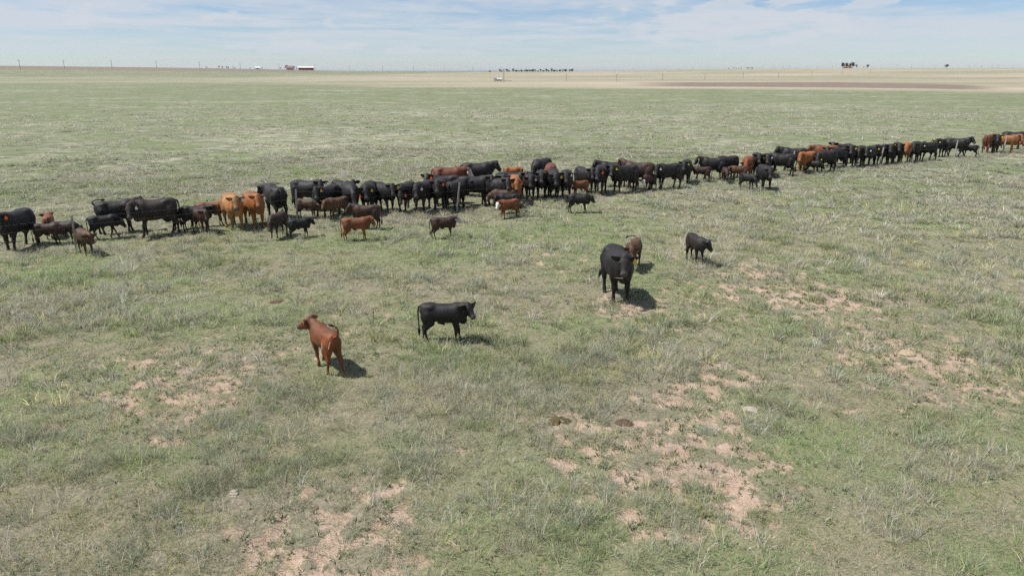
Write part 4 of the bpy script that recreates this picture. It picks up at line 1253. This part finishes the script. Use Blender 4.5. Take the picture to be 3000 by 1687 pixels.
site_white = plain('white_painted_tank', (.72, .70, .69), .45, .08, .8); rust = plain('rust_band', (.28, .13, .09), .8, .3, 1.5); green_m = plain('green_painted_steel', (.10, .17, .10), .6, .2, 1)
sx, sy, sz, srz = far_at(1450, 455)
cab = empty('equipment_cabinet', (sx, sy, sz), srz); slab(cab, 'body', (0, 0, 1.0), (1.9, 1.6, 2.0), site_white); slab(cab, 'door', (0, -.82, .95), (.9, .05, 1.7), plain('cabinet_grey', (.45, .46, .47), .6, .08)); slab(cab, 'roof', (0, 0, 2.06), (2.1, 1.8, .1), site_white)
tag(cab, 'white box cabinet left of the white tanks in the tan field', 'cabinet')
for i, (px, nm) in enumerate(((1459, 'left white horizontal tank with rusty ends in the tan field'), (1468, 'right white horizontal tank in the tan field'))):
    x, y, z, rz = far_at(px, 456+i)
    tk = empty('storage_tank', (x, y, z), rz)
    Lh = 1.05
    mb = MB(); mb.tube([(-Lh, 0, 1.2), (-Lh*.85, 0, 1.2), (Lh*.85, 0, 1.2), (Lh, 0, 1.2)], [.45, .85, .85, .45], 18); mb.build('shell', site_white, tk, True)
    for s in (-.5, .5): slab(tk, 'saddle', (s, 0, .25), (.2, 1.3, .6), rust)
    mb = MB(); mb.tube([(.3, 0, 2.0), (.3, 0, 2.35)], [.18, .18], 8); mb.build('hatch', rust, tk)
    tag(tk, nm, 'tank')
pole(1476, 452, 7.5, 'thin mast standing right beside the white tanks', None)
x, y, z, rz = far_at(1487, 455)
pp = empty('pipe_rack', (x, y, z), rz)
for k in range(3):
    mb = MB(); mb.tube([(-2.6, k*.3-.3, .5), (2.6, k*.3-.3, .5)], [.1, .1], 8); mb.build('pipe', green_m, pp)
for k in (-2, 0, 2): slab(pp, 'stand', (k, 0, .2), (.15, 1.0, .42), green_m)
tag(pp, 'low green pipe rack right of the white tanks', 'pipes')

# ---------------------------------------------------------------- far trees
bark = plain('tree_bark', (.10, .08, .06), .9, .25, 3)
leaf_m, nt, b = new_mat('tree_foliage')
N, setin, math_, mix, noise, ramp = nodes_of(nt)
oi = N('ShaderNodeObjectInfo'); gg = N('ShaderNodeTexCoord')
c_ = mix(ramp(noise(gg.outputs['Object'], .8, 3), .35, .7), (.030, .046, .022), (.062, .085, .036))
nt.links.new(c_, b.inputs['Base Color']); b.inputs['Roughness'].default_value = .8; b.inputs['Specular IOR Level'].default_value = .2
def tree_proto(h, w, seed, shape):
    rn = random.Random(seed)
    tr = MB(); th = h*(.30 if shape == 'elm' else .14)
    tr.tube([(0, 0, -.3), (rn.uniform(-.1, .1), 0, th*.6), (rn.uniform(-.3, .3), .1, th*1.3), (rn.uniform(-.4, .4), 0, h*.7)], [h*.035, h*.026, h*.02, h*.008], 7)
    lobes = []
    for k in range(9 if shape == 'elm' else 6):
        a = rn.uniform(0, 6.28); q = rn.uniform(.1, .62)*w/2
        lobes.append((math.cos(a)*q, math.sin(a)*q, th + (h-th)*rn.uniform(.22, .84), rn.uniform(.20, .34)*w*.75))
    for lx, ly, lz, lr in lobes[:6]:
        tr.tube([(0, 0, th*.9), (lx*.5, ly*.5, (th+lz)/2*1.02), (lx, ly, lz)], [h*.016, h*.011, h*.004], 5)
    V_ = []; F_ = []
    for lx, ly, lz, lr in lobes:
        for k in range(90):
            d = Vector((rn.gauss(0, 1), rn.gauss(0, 1), rn.gauss(0, 1))).normalized()*lr*rn.uniform(.45, 1.08)
            c = Vector((lx, ly, lz)) + Vector((d.x, d.y, d.z*.72))
            s = rn.uniform(.25, .5)*h/8
            u = Vector((rn.gauss(0, 1), rn.gauss(0, 1), rn.gauss(0, 1))).normalized(); v2 = u.orthogonal().normalized()
            o = len(V_); V_ += [c+u*s, c+v2*s*.8, c-u*s*.9, c-v2*s*.7]; F_ += [(o, o+1, o+2), (o, o+2, o+3)]
    tm = bpy.data.meshes.new('trunk'); tm.from_pydata(tr.V, [], tr.F); tm.update(); tm.materials.append(bark)
    cm = bpy.data.meshes.new('crown'); cm.from_pydata([tuple(p) for p in V_], [], F_); cm.update(); cm.materials.append(leaf_m)
    return tm, cm
PROT = [tree_proto(9, 7.5, 21, 'elm'), tree_proto(9, 8, 22, 'elm'), tree_proto(9, 8.5, 23, 'bush'), tree_proto(9, 7, 24, 'bush')]
def tree(px, r, h, k, label, group, wide=1.0):
    x, y, z, rz = far_at(px, r)
    t = empty('tree', (x, y, z), rz + px*.7); t.scale = (h/9*wide, h/9*wide, h/9)
    for nm, m in (('trunk', PROT[k][0]), ('crown', PROT[k][1])):
        o = bpy.data.objects.new(nm, m); C.objects.link(o); o.parent = t
    tag(t, label, 'tree', group)
GT = 'trees around the right-hand farmstead'
for px, h, k, lb in ((2468, 10.5, 0, 'leftmost tree of the group around the tan farmhouse'), (2479, 9.5, 1, 'second tree from the left around the tan farmhouse'), (2489, 9, 0, 'middle tree of the group around the tan farmhouse'), (2497, 10.5, 1, 'tall tree right of the middle around the tan farmhouse'), (2508, 6.5, 3, 'low round tree at the right end of the tan farmhouse group')):
    tree(px, 1440, h, k, lb, GT)
tree(2541, 1440, 7.5, 2, 'round tree standing just right of the tan farmhouse group', GT)
tree(2530, 1450, 3, 3, 'tiny bush between the tan farmhouse group and the round tree', GT)
tree(2772, 1400, 7.5, 2, 'lone round tree on the right horizon', None)
for px, h, k, lb in ((840, 8, 1, 'tree left of the red farmhouse'), (846, 6, 2, 'bushy tree touching the left side of the red farmhouse'), (861, 7.5, 0, 'tree between the red farmhouse and the barn'), (869, 4, 3, 'small bush at the left end of the red barn')):
    tree(px, 1385, h, k, lb, 'trees by the red farmhouse')
for i, (px, h) in enumerate(((606, 3.5), (643, 5), (652, 4.5), (664, 4), (669, 4), (683, 3.5), (688, 3), (733, 2.5), (749, 4), (762, 3), (768, 3), (823, 4))):
    tree(px, 1400, h, 2 + i % 2, '%s small dark tree from the left on the left horizon' % ORD[i], 'small trees on the left horizon')
row = [1435, 1464, 1469, 1485, 1491] + list(range(1504, 1660, 8)) + [1669, 1676]
for i, px in enumerate(row):
    tree(px, 1180 + (i*37) % 40, 3.6 + ((i*53) % 7)*.42, 2 + i % 2, '%s tree from the left in the dark hedge row on the centre horizon' % ORD[i], 'hedge row on the centre horizon', 1.35)
for i, (px, h) in enumerate(((2135, 3), (2148, 3.2), (2156, 3), (2163, 3), (2171, 2.6), (2188, 3.6), (2193, 3.4), (2200, 3.4), (2204, 3.4))):
    tree(px, 1480, h, 2 + i % 2, '%s tiny tree from the left in the row right of the hedge row' % ORD[i], 'tiny trees right of centre on the horizon')

# ---------------------------------------------------------------- tall dry growth under the fence
fp = np.array(POSTS)
seg = rng.integers(1, len(fp)-2, 5200); t = rng.random(5200)
x = fp[seg, 0]*(1-t) + fp[seg+1, 0]*t; y = fp[seg, 1]*(1-t) + fp[seg+1, 1]*t
nrm = np.array([.51, -.86])
off = rng.normal(.35, .75, len(x)); x = x + nrm[0]*off; y = y + nrm[1]*off
keep = rng.random(len(x)) < .15 + .85*sstep(-.15, .35, fbm(x, y, 1.8, 3, 191))
x, y = x[keep], y[keep]
prot = [tuft('fence_tuft', 26, .10, .16, .38, .011, .6, rnd, 3) for _ in range(5)]
finish('fence_row_grass', 'tall grey cured grass growing along the foot of the wire fence', x, y, .95, .72, lerp([.34, .345, .26], [.55, .51, .41], rng.random(len(x))), prot)

# ---------------------------------------------------------------- thin daytime haze
hm = bpy.data.materials.new('thin_haze'); hm.use_nodes = True
ht = hm.node_tree; ht.nodes.clear()
pv = ht.nodes.new('ShaderNodeVolumePrincipled'); ho = ht.nodes.new('ShaderNodeOutputMaterial')
pv.inputs['Color'].default_value = (.80, .88, 1.0, 1); pv.inputs['Density'].default_value = 0.00005; pv.inputs['Anisotropy'].default_value = 0.2
ht.links.new(pv.outputs[0], ho.inputs['Volume'])
mb = MB(); mb.box((0, 0, 18.0), (150000, 150000, 50.0))
haze = mb.build('haze', hm)
tag(haze, 'thin pale blue haze lying over the whole plain', 'haze', kind='stuff')
